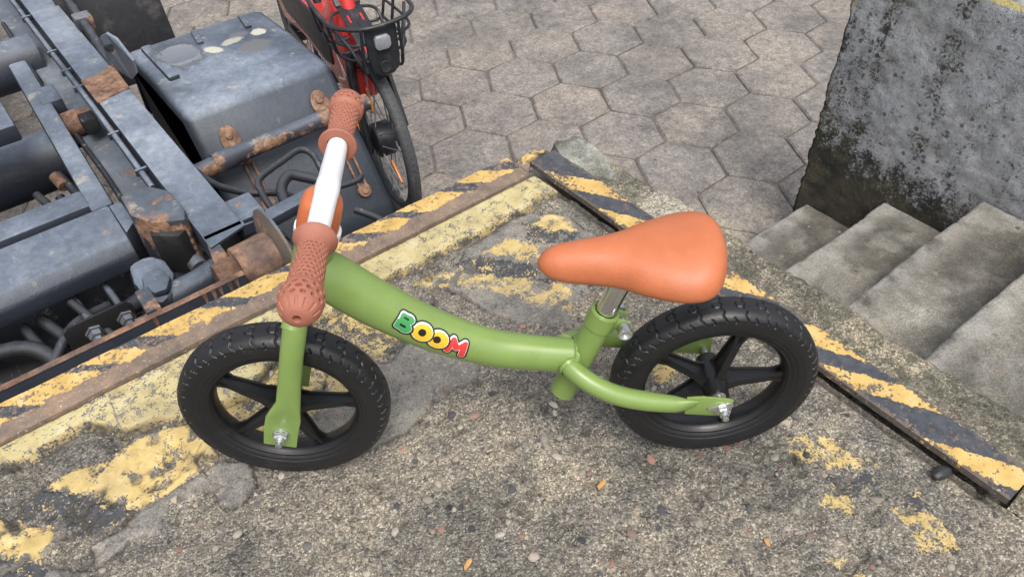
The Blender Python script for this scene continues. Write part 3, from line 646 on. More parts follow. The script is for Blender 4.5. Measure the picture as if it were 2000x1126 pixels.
# ------------------------------------------------------------------ stairs
stairs = thing('concrete_stairs', 'grey concrete stairs with damp stains going down between dock kerb and lichen wall', 'stairs', (.7, -.6, GZ))
def step_part(y0, y1, z1, seed, x0=.121, x1=1.304, z0=GZ):
    nx_, nyy = 120, 34
    xs = np.linspace(x0, x1, nx_)
    # profile front(high y, riser) -> top -> back
    prof = [(y1, z0)] + [(y1, z0 + (z1 - z0 - .012) * t) for t in (.3, .6, 1)] + [(y1 - .012 * (1 - math.cos(a)), z1 - .012 + .012 * math.sin(a)) for a in (.5, 1.0, 1.57)] + [(y1 - .012 + (y0 - y1 + .012) * t, z1) for t in np.linspace(.06, 1, 22)]
    P = np.array(prof); V = np.zeros((nx_, len(P), 3)); V[..., 0] = xs[:, None]; V[..., 1] = P[None, :, 0]; V[..., 2] = P[None, :, 1]
    nse = fbm(V[..., 0], V[..., 1] + V[..., 2], 9, 5, seed); V[..., 1] += nse * .014 * (V[..., 2] > z0 + .01); V[..., 2] += fbm(V[..., 0], V[..., 1], 14, 4, seed + 5) * .008 * (V[..., 2] > z1 - .02)
    chipn = np.clip(fbm(V[..., 0], V[..., 0] * 0, 18, 4, seed + 9) - .12, 0, 1) * .09; near = np.exp(-((V[..., 1] - y1) / .014) ** 2) * (V[..., 2] > z1 - .02)
    V[..., 2] -= chipn * near
    grid_mesh('step', V[::-1], M_step, stairs, dict(nose=(np.exp(-((V[..., 1] - y1) / .055) ** 2) * (V[..., 2] > z1 - .03))[::-1]))
NY = [.035, -.238, -.512, -.785, -1.06, -1.335]
for i in range(6):
    z1 = [-.83, -.66, -.49, -.32, -.15, 0.0][i]; y1 = NY[i]; y0 = (NY[i + 1] - .03) if i < 5 else -3.0
    step_part(y0, y1, z1, 200 + i * 13)

# ------------------------------------------------------------------ wall
nyw, nzw = 330, 130
ys = np.linspace(.075, -3.0, nyw); tz = np.linspace(0, 1, nzw)
V = np.zeros((nyw, nzw + 12, 3))
for i in range(nzw): V[:, i, 0] = 1.308; V[:, i, 1] = ys; V[:, i, 2] = GZ + (0.074 - GZ) * tz[i]
for i in range(12): V[:, nzw + i, 0] = 1.312 + .26 * (i + .3) / 12; V[:, nzw + i, 1] = ys; V[:, nzw + i, 2] = .077
n_ = fbm(V[..., 1], V[..., 2], 6, 5, 300); n2_ = fbm(V[..., 1], V[..., 2], 40, 4, 310)
V[:, :nzw, 0] += (n_ * .018 + n2_ * .006)[:, :nzw]; V[:, nzw:, 2] += (fbm(V[..., 0], V[..., 1], 20, 4, 320) * .006)[:, nzw:]
V[:, :, 1] -= (fbm(V[..., 2], V[..., 2] * 0, 16, 5, 330) * .020 + .012 * (V[..., 2] < -.35) * fbm(V[..., 2], V[..., 2] * 0, 60, 2, 331))[:, :] * np.exp(-(.075 - V[..., 1]) / .05)
V[:, nzw - 3:nzw, 0] += np.array([.001, .003, .006])
end = V[:1].copy(); far = end.copy(); far[..., 0] = np.maximum(far[..., 0], 1.55)
V = np.concatenate([far, end, V], 0)
wallt = grid_mesh('concrete_wall', V[::-1], M_wall)
wallt.location = (0, 0, 0); tag(wallt, 'thick mottled grey concrete wall with dark lichen and mossy foot at the right of the stairs', 'wall')
# ------------------------------------------------------------------ truck chassis backed up to the dock
T = thing('truck_chassis', 'bare dusty blue-black truck chassis with rust spots backed up against the dock', 'truck', (-1.1, .9, GZ))
b = MB(); b.box((-.690, .385, -.126), (-.596, 4.2, -.120), .0025); b.box((-.690, .385, -.20), (-.683, 4.2, -.124), .002); b.box((-.603, .40, -.175), (-.596, 4.2, -.124), .002)
b.prism([(-.690, .352), (-.594, .378), (-.594, .40), (-.690, .40)], -.126, -.120); b.prism([(-.603, .378), (-.575, .376), (-.575, .381), (-.603, .384)], -.150, -.121); b.box((-.690, .352, -.19), (-.683, .39, -.124), .002)
b.build('main_rail', M_tr, T, ang=30)
b = MB(); b.box((-.76, .60, -.32), (-.62, 4.2, -.312), .003); b.box((-.63, .6, -.50), (-.622, 4.2, -.316), .002); b.build('lower_rail', M_grime, T)
b = MB(); b.tube([(-.708, .70, -.145), (-.706, 1.2, -.140), (-.708, 1.9, -.143), (-.71, 4.2, -.14)], .0095, 10, sub=4); b.build('hydraulic_pipe', M_tr2, T)
for y in (.78, 1.0, 1.33, 1.46, 1.62, 1.95):
    b = MB(); b.box((-.722, y, -.150), (-.690, y + .010, -.130), .003); b.build('pipe_clamp', M_tr2, T)
b = MB(); b.lathe([(0, .0), (0, .088), (1.5, .088), (1.5, 0)], (-2.22, 2.03, -.31), (1, 0, 0), 40); b.build('cross_tube', M_tr2, T)
b = MB(); b.bar((-.807, 1.80, -.23), (-.829, .80, -.23), .058, .055, .010); b.build('diagonal_beam', M_tr, T)
b = MB(); b.prism([(.605, -.235), (.635, -.205), (.765, -.180), (.775, -.195), (.775, -.30), (.605, -.28)], -2.4, -.815, Matrix(((0, 0, 1, 0), (1, 0, 0, 0), (0, 1, 0, 0), (0, 0, 0, 1))), .008)
b.prism([(-.816, .625), (-.785, .660), (-.785, .762), (-.816, .766)], -.27, -.184, None, .004); b.build('rear_crossmember', M_tr2, T)
b = MB(); b.box((-2.4, .825, -.26), (-.850, .915, -.20), .012); b.build('crossmember', M_tr2, T)
b = MB(); b.lathe([(0, 0), (0, .092), (1.30, .092), (1.30, 0)], (-2.1, 1.40, -.36), (1, 0, 0), 48); b.build('axle_tube', M_tr2, T)
b = MB(); b.box((-1.5, 1.17, -.15), (-.909, 1.33, -.10), .006); b.build('body_mount', M_tr2, T)
b = MB(); b.box((-.815, 1.44, -.25), (-.755, 1.56, -.20), .006); b.build('mount_block', M_tr2, T)
b = MB(); b.lathe([(0, .0), (0, .040), (.05, .040), (.05, .034), (.085, .034), (.085, 0)], (-.79, 1.40, -.27), (1, 0, 0), 28); b.build('pivot_collar', M_rust, T)
b = MB(); b.box((-.745, 1.30, -.27), (-.70, 1.36, -.225), .005); b.build('pivot_bolt', M_dark, T)
b = MB(); b.prism([(-.79, .655), (-.72, .648), (-.69, .60), (-.686, .50), (-.70, .462), (-.765, .50), (-.795, .56)], -.26, -.10, None, .006); b.build('hinge_bracket', M_trr, T)
b = MB(); b.prism([(-.775, .52), (-.700, .475), (-.70, .470), (-.73, .455), (-.78, .50)], -.25, -.13, None, .003); b.build('hinge_recess', M_dark, T)
b = MB(); b.prism([(-.855 + .0, .50), (-.80, .505), (-.775, .46), (-.775, .40), (-.80, .335), (-.835, .32), (-.862, .35), (-.865, .43)], -.25, -.175, None, .018)
b.tube([(-.83, .36, -.21), (-.74, .365, -.21), (-.685, .385, -.215)], .034, 20); b.build('pivot_casting', M_tr, T)
b = MB(); b.prism([(-.842, .42), (-.80, .425), (-.79, .37), (-.81, .335), (-.84, .34), (-.852, .375)], -.18, -.158, None, .010); b.build('casting_boss', M_tr2, T)
b = MB(); b.tube([(-.735, .56, -.33), (-.74, .42, -.31), (-.70, .40, -.31)], .05, 16, sub=4); b.tube([(-.72, .50, -.22), (-.715, .44, -.23)], .022, 12); b.build('bump_stop', M_grime, T)
b = MB(); b.box((-.875, .22, -.20), (-.845, .30, -.10), .004); b.tube([(-.90, .26, -.15), (-.87, .26, -.15)], .012, 12); b.build('stop_block', M_trr, T)
b = MB(); b.box((-2.4, .150, -.36), (-.680, .162, -.060), .0015); b.build('rear_plate', M_tr2, T)
b = MB(); b.box((-2.4, .1485, -.0605), (-.6795, .1635, -.0585), .0008); b.build('plate_edge', M_rust, T)
for k, (x, ln) in enumerate(((-.715, .05), (-.735, .032), (-.750, .055), (-.768, .04), (-.700, .03), (-.87, .06))):
    b = MB(); b.prism([(-.004, 0), (.005, 0), (.003, -ln * .5), (.001, -ln), (-.002, -ln * .6)], 0, .0007, Matrix(((1, 0, 0, x), (0, 0, -1, .1498), (0, 1, 0, -.061), (0, 0, 0, 1)))); b.build('rust_streak', M_rust, T)
for k in range(2):
    b = MB(); x = -.985 + k * .075
    b.tube([(x - .028, .80, -.30), (x - .008, .66, -.31), (x, .56, -.315), (x, .49, -.32)], .0095, 12, sub=4); b.build('u_bolt_rod', M_trr, T)
    b = MB(); b.lathe([(0, 0), (0, .022), (.012, .022), (.012, .017), (.03, .017), (.032, .011), (.05, .010), (.05, 0)], (x, .505, -.32), (0, -1, 0), 6); b.build('u_bolt_nut', M_grime, T, ang=20)
b = MB(); b.prism([(-1.045, -.36), (-.895, -.36), (-.885, -.345), (-.885, -.29), (-.90, -.275), (-1.03, -.275), (-1.045, -.29)], -.508, -.50, Matrix(((1, 0, 0, 0), (0, 0, -1, 0), (0, 1, 0, 0), (0, 0, 0, 1))), .002); b.build('clamp_plate', M_dark, T)
for pts, r in (([(-1.12, .66, -.34), (-1.09, .50, -.37), (-1.05, .34, -.42), (-1.02, .22, -.56)], .013), ([(-1.08, .66, -.34), (-1.02, .50, -.38), (-.96, .36, -.42), (-.94, .25, -.55)], .015),
               ([(-1.6, .50, -.42), (-1.3, .48, -.42), (-1.05, .56, -.40), (-.90, .60, -.38), (-.72, .62, -.36)], .022), ([(-1.6, .40, -.46), (-1.2, .42, -.47), (-1.0, .45, -.45), (-.85, .50, -.44)], .018),
               ([(-1.35, .40, -.42), (-1.18, .42, -.40), (-1.10, .50, -.36), (-1.02, .58, -.34), (-.93, .62, -.36)], .013), ([(-1.5, .30, -.50), (-1.2, .28, -.50), (-1.0, .30, -.55), (-.8, .34, -.52)], .024)):
    b = MB(); b.tube(pts, r, 14, sub=6); b.build('hose', M_hose, T)
for pts, r in (([(-1.30, .55, -.33), (-1.10, .42, -.36), (-.98, .30, -.40), (-.90, .20, -.5)], .012), ([(-1.0, .62, -.30), (-.93, .42, -.36), (-.86, .32, -.42), (-.80, .25, -.52)], .011),
               ([(-1.4, .66, -.36), (-1.15, .58, -.33), (-1.08, .50, -.38), (-1.04, .40, -.48)], .020), ([(-.90, 1.0, -.34), (-.80, .86, -.36), (-.76, .70, -.38), (-.75, .56, -.42)], .010),
               ([(-.64, 2.4, -.22), (-.645, 1.5, -.235), (-.65, .9, -.225), (-.655, .62, -.25)], .009), ([(-.76, 2.4, -.30), (-.775, 1.6, -.29), (-.765, 1.1, -.30), (-.77, .8, -.32)], .008),
               ([(-.56, 1.05, -.30), (-.55, .8, -.26), (-.50, .66, -.24), (-.42, .62, -.26), (-.34, .60, -.34)], .010), ([(-.95, 1.10, -.28), (-.92, .98, -.30), (-.88, .93, -.36)], .012)):
    b = MB(); b.tube(pts, r, 12, sub=6); b.build('cable', M_hose, T)
b = MB(); b.box((-2.4, .17, -.62), (-.56, 1.12, -.58), .01); b.box((-1.5, .55, -.58), (-1.0, 1.1, -.42), .03); b.build('gap_shade_fill', M_dark, T)  # black sheet and box added to paint the shade in the chassis gaps
b = MB(); b.box((-.99, .62, -.58), (-.80, .80, -.46), .02); b.build('valve_block', M_dark, T)
for pts in ([(-.90, 1.28, -.42), (-.87, 1.10, -.50), (-.80, .95, -.56)], [(-.80, 1.8, -.30), (-.79, 1.62, -.36), (-.76, 1.5, -.40)], [(-.87, 1.30, -.36), (-.845, 1.16, -.40), (-.80, .98, -.46)]):
    b = MB(); b.tube(pts, .014, 12, sub=5); b.build('brake_hose', M_hose, T)
b = MB(); b.tube([(-.882, 1.30, -.36), (-.874, 1.25, -.375)], .019, 14); b.build('hose_fitting', M_rust, T)
# rear roller with flange
b = MB(); b.lathe([(0, 0), (0, .050), (.004, .053), (.086, .053), (.09, .05), (.09, 0)], (-.672, .237, -.118), (1, .04, 0), 40); b.build('roller', M_rust, T)
b = MB(); b.lathe([(-.004, 0), (-.004, .060), (0, .082), (.006, .100), (.012, .100), (.010, .08), (.008, .04), (.03, .03), (.03, 0)], (-.584, .245, -.118), (1, .04, 0), 48); b.build('roller_flange', mat_truck('stained roller flange', (.12, .10, .08), .9, .6, .6), T)
b = MB(); b.tube([(-.72, .237, -.118), (-.672, .237, -.118)], .036, 20); b.build('roller_shaft', M_rustd, T)
b = MB(); b.prism([(-.705, .30), (-.690, .38), (-.665, .36), (-.675, .20), (-.700, .19)], -.20, -.125, None, .004); b.build('roller_bracket', M_trr, T)
b = MB(); b.tube([(-.545, .33, -.16), (-.54, .25, -.18), (-.53, .18, -.24)], .017, 14, sub=5); b.tube([(-.545, .335, -.158), (-.545, .31, -.163)], .022, 14); b.build('rubber_elbow', M_hose, T)
b = MB(); b.box((-.605, .43, -.20), (-.525, .53, -.145), .006); b.build('cross_mount', M_tr2, T)
b = MB(); b.bar((-.56, .415, -.165), (-.335, .44, -.165), .045, .03, .006); b.build('lamp_bar', M_tr2, T)
# lifting tab on the main rail
a_ = [(-.598, 1.372, -.118), (-.572, 1.235, -.118), (-.562, 1.19, -.085), (-.556, 1.20, -.050), (-.560, 1.30, -.020), (-.572, 1.352, -.016), (-.590, 1.372, -.030)]
b = MB(); nn = Vector((.007, .0012, .003)); vs = [Vector(p) for p in a_] + [Vector(p) + nn for p in a_]; L7 = len(a_)
b.add(vs, [tuple(range(L7)), tuple(range(2 * L7 - 1, L7 - 1, -1))] + [(i, (i + 1) % L7, L7 + (i + 1) % L7, L7 + i) for i in range(L7)])
b.build('lifting_tab', mat_truck('rust edged tab', (.05, .06, .075), .9, .25, .4), T, False)
b = MB(); b.tube([(-.5855, 1.345, -.055), (-.579, 1.318, -.045)], .010, 12); b.build('tab_slot', M_dark, T)
b = MB(); b.prism([(-.694, 1.17), (-.594, 1.19), (-.588, 1.37), (-.640, 1.335), (-.694, 1.33)], -.122, -.1155, None, .002); b.build('rusty_seat', M_rust, T)
b = MB(); pts = [(-.50, 2.1, -.06), (-.565, 1.95, -.08), (-.575, 1.75, -.09), (-.578, 1.60, -.10), (-.582, 1.48, -.14), (-.58, 1.42, -.2)]
P = []
for i in range(len(pts) - 1):
    for k in range(10): P.append(Vector(pts[i]).lerp(Vector(pts[i + 1]), k / 10))
b.tube(P, [.017 if (i // 2) % 2 else .0145 for i in range(len(P))], 14); b.build('corrugated_hose', M_hose, T)
b = MB(); b.box((-.60, 1.66, -.12), (-.545, 1.72, -.075), .006); b.build('hose_clip', M_trr, T)
b = MB(); b.bar((-.44, 1.86, -.44), (-.43, 2.05, .25), .02, .34, .006, up=(1, 0, 0)); b.build('mud_flap', M_blkp, T)
# mudguard over the rear wheel
XY = Matrix(((0, 0, 1, 0), (1, 0, 0, 0), (0, 1, 0, 0), (0, 0, 0, 1)))
b = MB(); b.prism([(1.655, -.46), (1.62, -.20), (1.35, -.192), (1.08, -.20), (.785, -.61), (.765, -1.0 + .07), (.785, -.93), (.815, -.63), (1.11, -.265), (1.58, -.265), (1.62, -.46)], -.507, -.008, XY, .028); b.build('mudguard', M_mud, T, ang=60)
b = MB(); b.prism([(1.61, -.50), (1.60, -.225), (1.10, -.225), (.84, -.60), (.84, -.80), (1.0, -.78), (1.10, -.52), (1.5, -.50)], -.500, -.480, XY, .006); b.build('mudguard_skirt', M_mud, T)
b = MB(); b.bar((-.441, 1.575, -.194), (-.443, 1.295, -.190), .036, .022, .008); b.build('moulded_rib', M_mud, T)
b = MB(); b.lathe([(0, .075), (.003, .072), (.004, .066), (.001, .062), (.001, 0)], (-.372, 1.45, -.1945), (0, 0, 1), 40); b.build('moulded_disc', M_mud, T)
for x in (-.269, -.093):
    b = MB(); b.bar((x, 1.585, -.194), (x - .018, 1.475, -.192), .022, .012, .004); b.build('moulded_rib', M_mud, T)
b = MB(); b.tube([(-.60, .915, -.295), (-.44, .915, -.283), (-.15, .918, -.283), (.02, .918, -.285)], .0265, 20)
b.tube([(-.50, .915, -.285), (-.44, .915, -.284)], .031, 20); b.build('support_tube', M_trr, T)
sl = Vector((0, .295, .41)).normalized(); nl = Vector((0, -.41, .295)).normalized()
def on_slope(x, y, off=.004): return Vector((x, y, -.2 - (1.08 - y) * 1.39)) + nl * off
for x in (-.41, -.10):
    c = on_slope(x, 1.015); b = MB(); m = Matrix((Vector((1, 0, 0)).to_4d(), sl.to_4d(), nl.to_4d(), Vector((0, 0, 0, 1)))).transposed(); m.translation = c
    for i in range(3): m[3][i] = 0
    m[3][3] = 1
    b.prism([(.030 * math.cos(a), .045 * math.sin(a)) for a in [k * math.pi / 8 for k in range(16)]], 0, .006, m, .001); b.lathe([(0, .012), (.010, .012), (.012, .008), (.012, 0)], c + sl * .012 + nl * .005, nl, 12); b.tube([c - sl * .02, c - sl * .05 + nl * .02, c - sl * .08 + nl * .035], .014, 10)
    b.build('support_bracket', M_rust, T)
for x, y in ((-.395, .935), (-.09, .885)):
    c = on_slope(x, y); b = MB()
    b.bar(c - sl * .075 + Vector((-.012, 0, 0)), c + sl * .06 + Vector((-.012, 0, 0)), .008, .012, .002, up=nl); b.bar(c - sl * .075 + Vector((.014, 0, 0)), c + sl * .06 + Vector((.014, 0, 0)), .008, .012, .002, up=nl)
    b.lathe([(0, .024), (.010, .022), (.012, .012), (.016, .012), (.016, 0)], c - sl * .085, nl, 16); b.lathe([(0, .017), (.010, .016), (.014, .0)], c + sl * .065, nl, 16)
    b.build('slotted_bracket', M_rust, T)
b = MB(); b.tube([(-.505, .44, -.17), (-.502, .50, -.15), (-.485, .55, -.14), (-.40, .585, -.14), (-.345, .60, -.14), (-.325, .57, -.15), (-.33, .52, -.17)], .0085, 12, sub=5); b.build('step_hoop', M_hose, T)
b = MB(); b.tube([(-.39, .42, -.15), (-.33, .40, -.15), (-.29, .392, -.148), (-.275, .40, -.148)], .008, 10, sub=5); b.build('hook_rod', M_hose, T)
b = MB(); b.tube([(-.47, .44, -.17), (-.455, .49, -.15), (-.42, .515, -.14), (-.39, .50, -.15), (-.36, .47, -.16)], .014, 12, sub=5); b.build('hose', M_hose, T)
b = MB(); b.tube([(-.34, .33, -.18), (-.30, .27, -.20), (-.27, .20, -.26)], .009, 10, sub=5); b.build('hose', M_hose, T)
for x in (-.135, -.385):
    b = MB(); prof = [(-.10, .20), (-.105, .30), (-.095, .345), (-.07, .358), (.07, .358), (.095, .345), (.105, .30), (.10, .20), (-.10, .20)]
    b.lathe(prof, (x, 1.34, -.638), (1, 0, 0), 40); b.build('rear_tyre', M_tyre, T)
b = MB(); b.lathe([(-1.2, 0), (-1.2, .07), (.02, .07), (.02, .10), (.10, .10), (.10, 0)], (-.30, 1.34, -.638), (1, 0, 0), 24); b.build('axle', M_dark, T)
b = MB(); b.box((-1.75, .385, -.40), (-1.60, 4.2, -.12), .006); b.build('main_rail', M_tr, T)
b = MB(); b.lathe([(-.22, .20), (-.22, .34), (-.18, .362), (.18, .362), (.22, .34), (.22, .20), (-.22, .20)], (-2.1, 1.34, -.638), (1, 0, 0), 32); b.build('rear_tyre', M_tyre, T)
b = MB(); b.box((-1.3, 2.3, -.75), (-.95, 4.2, -.3), .04); b.build('gearbox_dark_mass', M_dark, T)  # dark mass added to blacken the space under the chassis

# plank on the pavers beyond the truck
b = MB(); b.box((-.30, -.12, 0), (.30, .12, .03), .004); o = b.build('wooden_board', M_wood); o.location = (.0, 4.02, GZ + .003); o.rotation_euler = (0, 0, R(17)); tag(o, 'pale wooden board lying on the pavers behind the black mud flap', 'board')
# ------------------------------------------------------------------ red city bike below the dock
EB = thing('city_bicycle', 'red city bicycle with black wire front basket parked below the dock beside the truck', 'bicycle', (.21, 1.24, GZ), world=False)
EB.rotation_euler = (0, 0, R(80))
def ewheel(name, s):
    b = MB(); prof = []
    for k in range(17):
        a = math.pi * 2 * k / 16; prof.append((.0235 * math.sin(a), .3065 + .0235 * math.cos(a)))
    b.lathe(prof, (s, 0, .33), (0, 1, 0), 96); w = b.build(name, M_tyre, EB)
    b = MB(); b.lathe([(-.012, .286), (-.012, .262), (0, .258), (.012, .262), (.012, .286), (-.012, .286)], (s, 0, .33), (0, 1, 0), 64); b.build('rim', M_blk, w)
    b = MB()
    for k in range(20):
        a = 2 * math.pi * k / 20; a2 = a + (.30 if k % 2 else -.30); y0 = .030 if k % 4 < 2 else -.030
        b.tube([(s + .045 * math.cos(a2), y0, .33 + .045 * math.sin(a2)), (s + .262 * math.cos(a), 0, .33 + .262 * math.sin(a))], .0028, 6)
    b.build('spokes', M_sp, w)
    b = MB(); b.lathe([(-.045, 0), (-.045, .03), (-.038, .062), (-.030, .068), (.030, .068), (.038, .062), (.045, .03), (.045, 0)], (s, 0, .33), (0, 1, 0), 32); b.build('hub', M_blk, w)
    for a in (R(215), R(60)):
        b = MB(); b.bar((s + .10 * math.cos(a), .008, .33 + .10 * math.sin(a)), (s + .20 * math.cos(a), .004, .33 + .20 * math.sin(a)), .010, .030, .003); b.build('reflector', M_refl, w)
    # chevron tread: raised bars
    b = MB()
    for k in range(84):
        a = 2 * math.pi * k / 84
        for sg in (-1, 1):
            q = []
            for yy_, da in ((.001, .012), (.017, -.022)):
                rr = .3065 + math.sqrt(.0237 ** 2 - yy_ ** 2) + .0006
                for w_ in (0, .016): q.append((s + rr * math.cos(a + da + w_), sg * yy_, .33 + rr * math.sin(a + da + w_)))
            b.add(q, [(0, 1, 3, 2)])
    b.build('tread', M_blkp, w, False)
ewheel('front_wheel', 0); ewheel('rear_wheel', 1.12)
for sg in (1, -1):
    b = MB(); b.tube([(.09, sg * .045, .66), (.07, sg * .058, .58), (.03, sg * .062, .45), (.0, sg * .060, .33), (-.004, sg * .060, .28)], [.020, .021, .019, .016, .012], 14, sub=4, ell=[(.8, 1.2)] * 5); b.build('fork_leg', M_blk, EB)
b = MB(); b.bar((.06, -.072, .60), (-.075, -.075, .40), .018, .045, .007, up=(1, 0, .5)); b.build('leg_guard', M_blkp, EB)
b = MB(); b.bar((.02, .082, .46), (.012, .082, .30), .012, .040, .004, up=(1, 0, 0)); lg = b.build('reflector_housing', M_blkp, EB)
b = MB(); b.bar((.008, .090, .455), (.002, .090, .32), .006, .016, .002, up=(1, 0, 0)); b.build('reflector', M_refl, lg)
b = MB(); b.tube([(.09, 0, .64), (.13, 0, .74), (.20, 0, .92), (.26, 0, 1.06)], [.035, .03, .026, .022], 16); b.build('head_tube', M_red, EB)
# front mudguard
b = MB(); pts = []
for k in range(12):
    a = R(150 - k * 13); pts.append((.345 * math.cos(a), 0, .33 + .348 * math.sin(a)))
b.tube(pts[3:], .024, 8, ell=[(1, .25)] * 9); b.build('front_mudguard', M_blk, EB)
MP = Matrix(((1, 0, 0, 0), (0, 0, -1, 0), (0, 1, 0, 0), (0, 0, 0, 1)))
b = MB(); b.prism([(.085, .47), (.10, .66), (.15, .80), (.24, .84), (.34, .74), (.45, .66), (.80, .62), (1.15, .56), (1.25, .44), (1.16, .36), (.8, .42), (.4, .42), (.2, .40)], -.052, .052, MP, .022); b.build('frame', M_red, EB)
b = MB(); b.prism([(.34, .50), (.33, .60), (.40, .655), (.75, .63), (1.08, .56), (1.13, .48), (1.02, .45), (.7, .475), (.45, .475)], -.060, -.048, MP, .008); b.build('side_panel', M_blkp, EB)
for pts in ([(.20, .50), (.205, .50), (.27, .60), (.262, .60)], [(.185, .52), (.245, .56), (.24, .57), (.18, .53)], [(.22, .49), (.30, .46), (.30, .468), (.224, .498)], [(.14, .44), (.20, .45), (.20, .455), (.14, .446)],
            *[[(.42 + .035 * k, .440), (.438 + .035 * k, .440), (.440 + .035 * k, .458), (.422 + .035 * k, .456)] for k in range(5)]):
    b = MB(); b.prism(pts, -.0535, -.0525, MP); b.build('lettering', M_whm, EB)
b = MB(); b.tube([(.62, 0, .62), (.70, 0, .86)], .018, 14); b.build('seat_post', M_blk, EB)
b = MB(); b.tube([(.84, 0, .92), (.76, 0, .925), (.66, 0, .92), (.56, 0, .91)], [.05, .075, .04, .02], 14, sub=3, ell=[(1, .4)] * 4); b.build('saddle', M_blkp, EB)
b = MB(); b.bar((1.12, .05, .34), (.55, .05, .36), .012, .03, .004); b.lathe([(-.06, 0), (-.06, .05), (.06, .05), (.06, 0)], (.55, 0, .36), (0, 1, 0), 20); b.build('chain_case', M_blk, EB)
b = MB(); b.tube([(.22, -.30, 1.03), (.25, -.15, 1.05), (.26, 0, 1.06), (.25, .15, 1.05), (.22, .30, 1.03)], .013, 12, sub=4)
b.tube([(.22, .30, 1.03), (.30, .38, .98)], .016, 12); b.tube([(.22, -.30, 1.03), (.30, -.38, .98)], .016, 12); b.build('handlebar', M_blk, EB)
b = MB(); b.tube([(.17, .33, 1.0), (.30, .45, .96), (.33, .46, .955)], .006, 8); b.build('brake_lever', M_blk, EB)
# basket
K = MB(); r_ = .0058
rf = [(.30, .13, .862), (.155, .14, .862), (-.02, .142, .861), (-.09, .135, .861), (-.145, .10, .865), (-.185, .055, .871), (-.195, 0, .874), (-.192, -.06, .878), (-.18, -.10, .880), (-.13, -.14, .879), (-.03, -.150, .877), (.155, -.145, .872), (.30, -.13, .868)]
K.tube(rf, r_ * 1.35, 10, sub=4)
K.tube([(.15, .115, .735), (-.02, .115, .733), (-.085, .10, .733), (-.12, .06, .735), (-.125, -.06, .742), (-.09, -.115, .745), (.0, -.125, .745), (.15, -.12, .74)], r_, 8, sub=3)
K.tube([(.15, .125, .795), (-.02, .13, .797), (-.10, .115, .798), (-.15, .06, .802), (-.155, -.06, .81), (-.11, -.13, .812), (.0, -.14, .81), (.15, -.135, .80)], r_ * .9, 8, sub=3)
for sg in (1, -1):
    K.tube([(-.188, sg * .065, .874), (-.182, sg * .068, .80), (-.165, sg * .07, .715), (-.13, sg * .055, .705), (.10, sg * .05, .725)], r_, 8, sub=3)
    for s_ in (-.05, .05, .14): K.tube([(s_, sg * .142, .865), (s_, sg * .128, .79), (s_ + .01, sg * .112, .735), (s_ + .02, sg * .04, .728)], r_, 8, sub=3)
    K.tube([(-.06, sg * .138, .865), (-.13, sg * .10, .80), (-.16, sg * .07, .72)], r_, 8)
    K.tube([(.14, sg * .045, .80), (.12, sg * .075, .80), (.08, sg * .088, .79), (.05, sg * .088, .74)], r_, 8, sub=4)
basket = K.build('front_basket', M_blk, EB)
b = MB(); b.bar((.16, 0, .815), (-.12, 0, .715), .085, .004, .001, up=(0, 0, 1)); b.build('mounting_plate', M_blk, EB)
for i in range(3):
    for j in (-1, 0, 1):
        s_ = .10 - .075 * i - (.03 if j == 0 else 0); z_ = .715 + (s_ + .12) * (.10 / .28) + .0028
        b = MB(); b.bar((s_, j * .024, z_), (s_ - .035, j * .024, z_ - .035 * .357), .006, .0012, 0); b.build('slot', M_red if (i + j) % 2 else M_dark, EB)
b = MB(); b.bar((.27, 0, .90), (.150, 0, .812), .095, .012, .004, up=(0, 0, 1)); b.build('stem_plate', M_blkp, EB)
for sg in (1, -1): b = MB(); b.lathe([(0, .010), (.004, .009), (.006, .005), (.006, 0)], (.175, sg * .026, .838), (-.6, 0, .8), 14); b.build('bolt', M_zinc, EB)
FP = Matrix(((0, 0, 1, 0), (1, 0, 0, 0), (0, 1, 0, 0), (0, 0, 0, 1)))
b = MB(); b.prism([(-.060, .868), (.052, .868), (.052, .77), (.045, .71), (.02, .688), (-.03, .688), (-.055, .71), (-.060, .75)], -.178, -.164, FP, .005); lp = b.build('lamp_plate', M_blk, EB)
b = MB(); b.prism([(-.030, .80), (-.020, .788), (.018, .788), (.026, .80), (.026, .826), (.018, .838), (-.022, .838), (-.030, .828)], -.194, -.176, FP, .004); b.build('lamp_lens', M_lens, lp)
b = MB(); b.lathe([(0, .022), (.006, .020), (.003, .012), (.003, 0)], (-.179, -.003, .722), (-1, 0, 0), 24); b.build('lamp_socket', M_blkp, lp)
b = MB(); b.tube([(-.03, 0, .72), (-.03, .01, .66), (.03, .02, .62), (.10, .03, .60)], .004, 8, sub=4); b.build('lamp_cable', M_blk, EB)

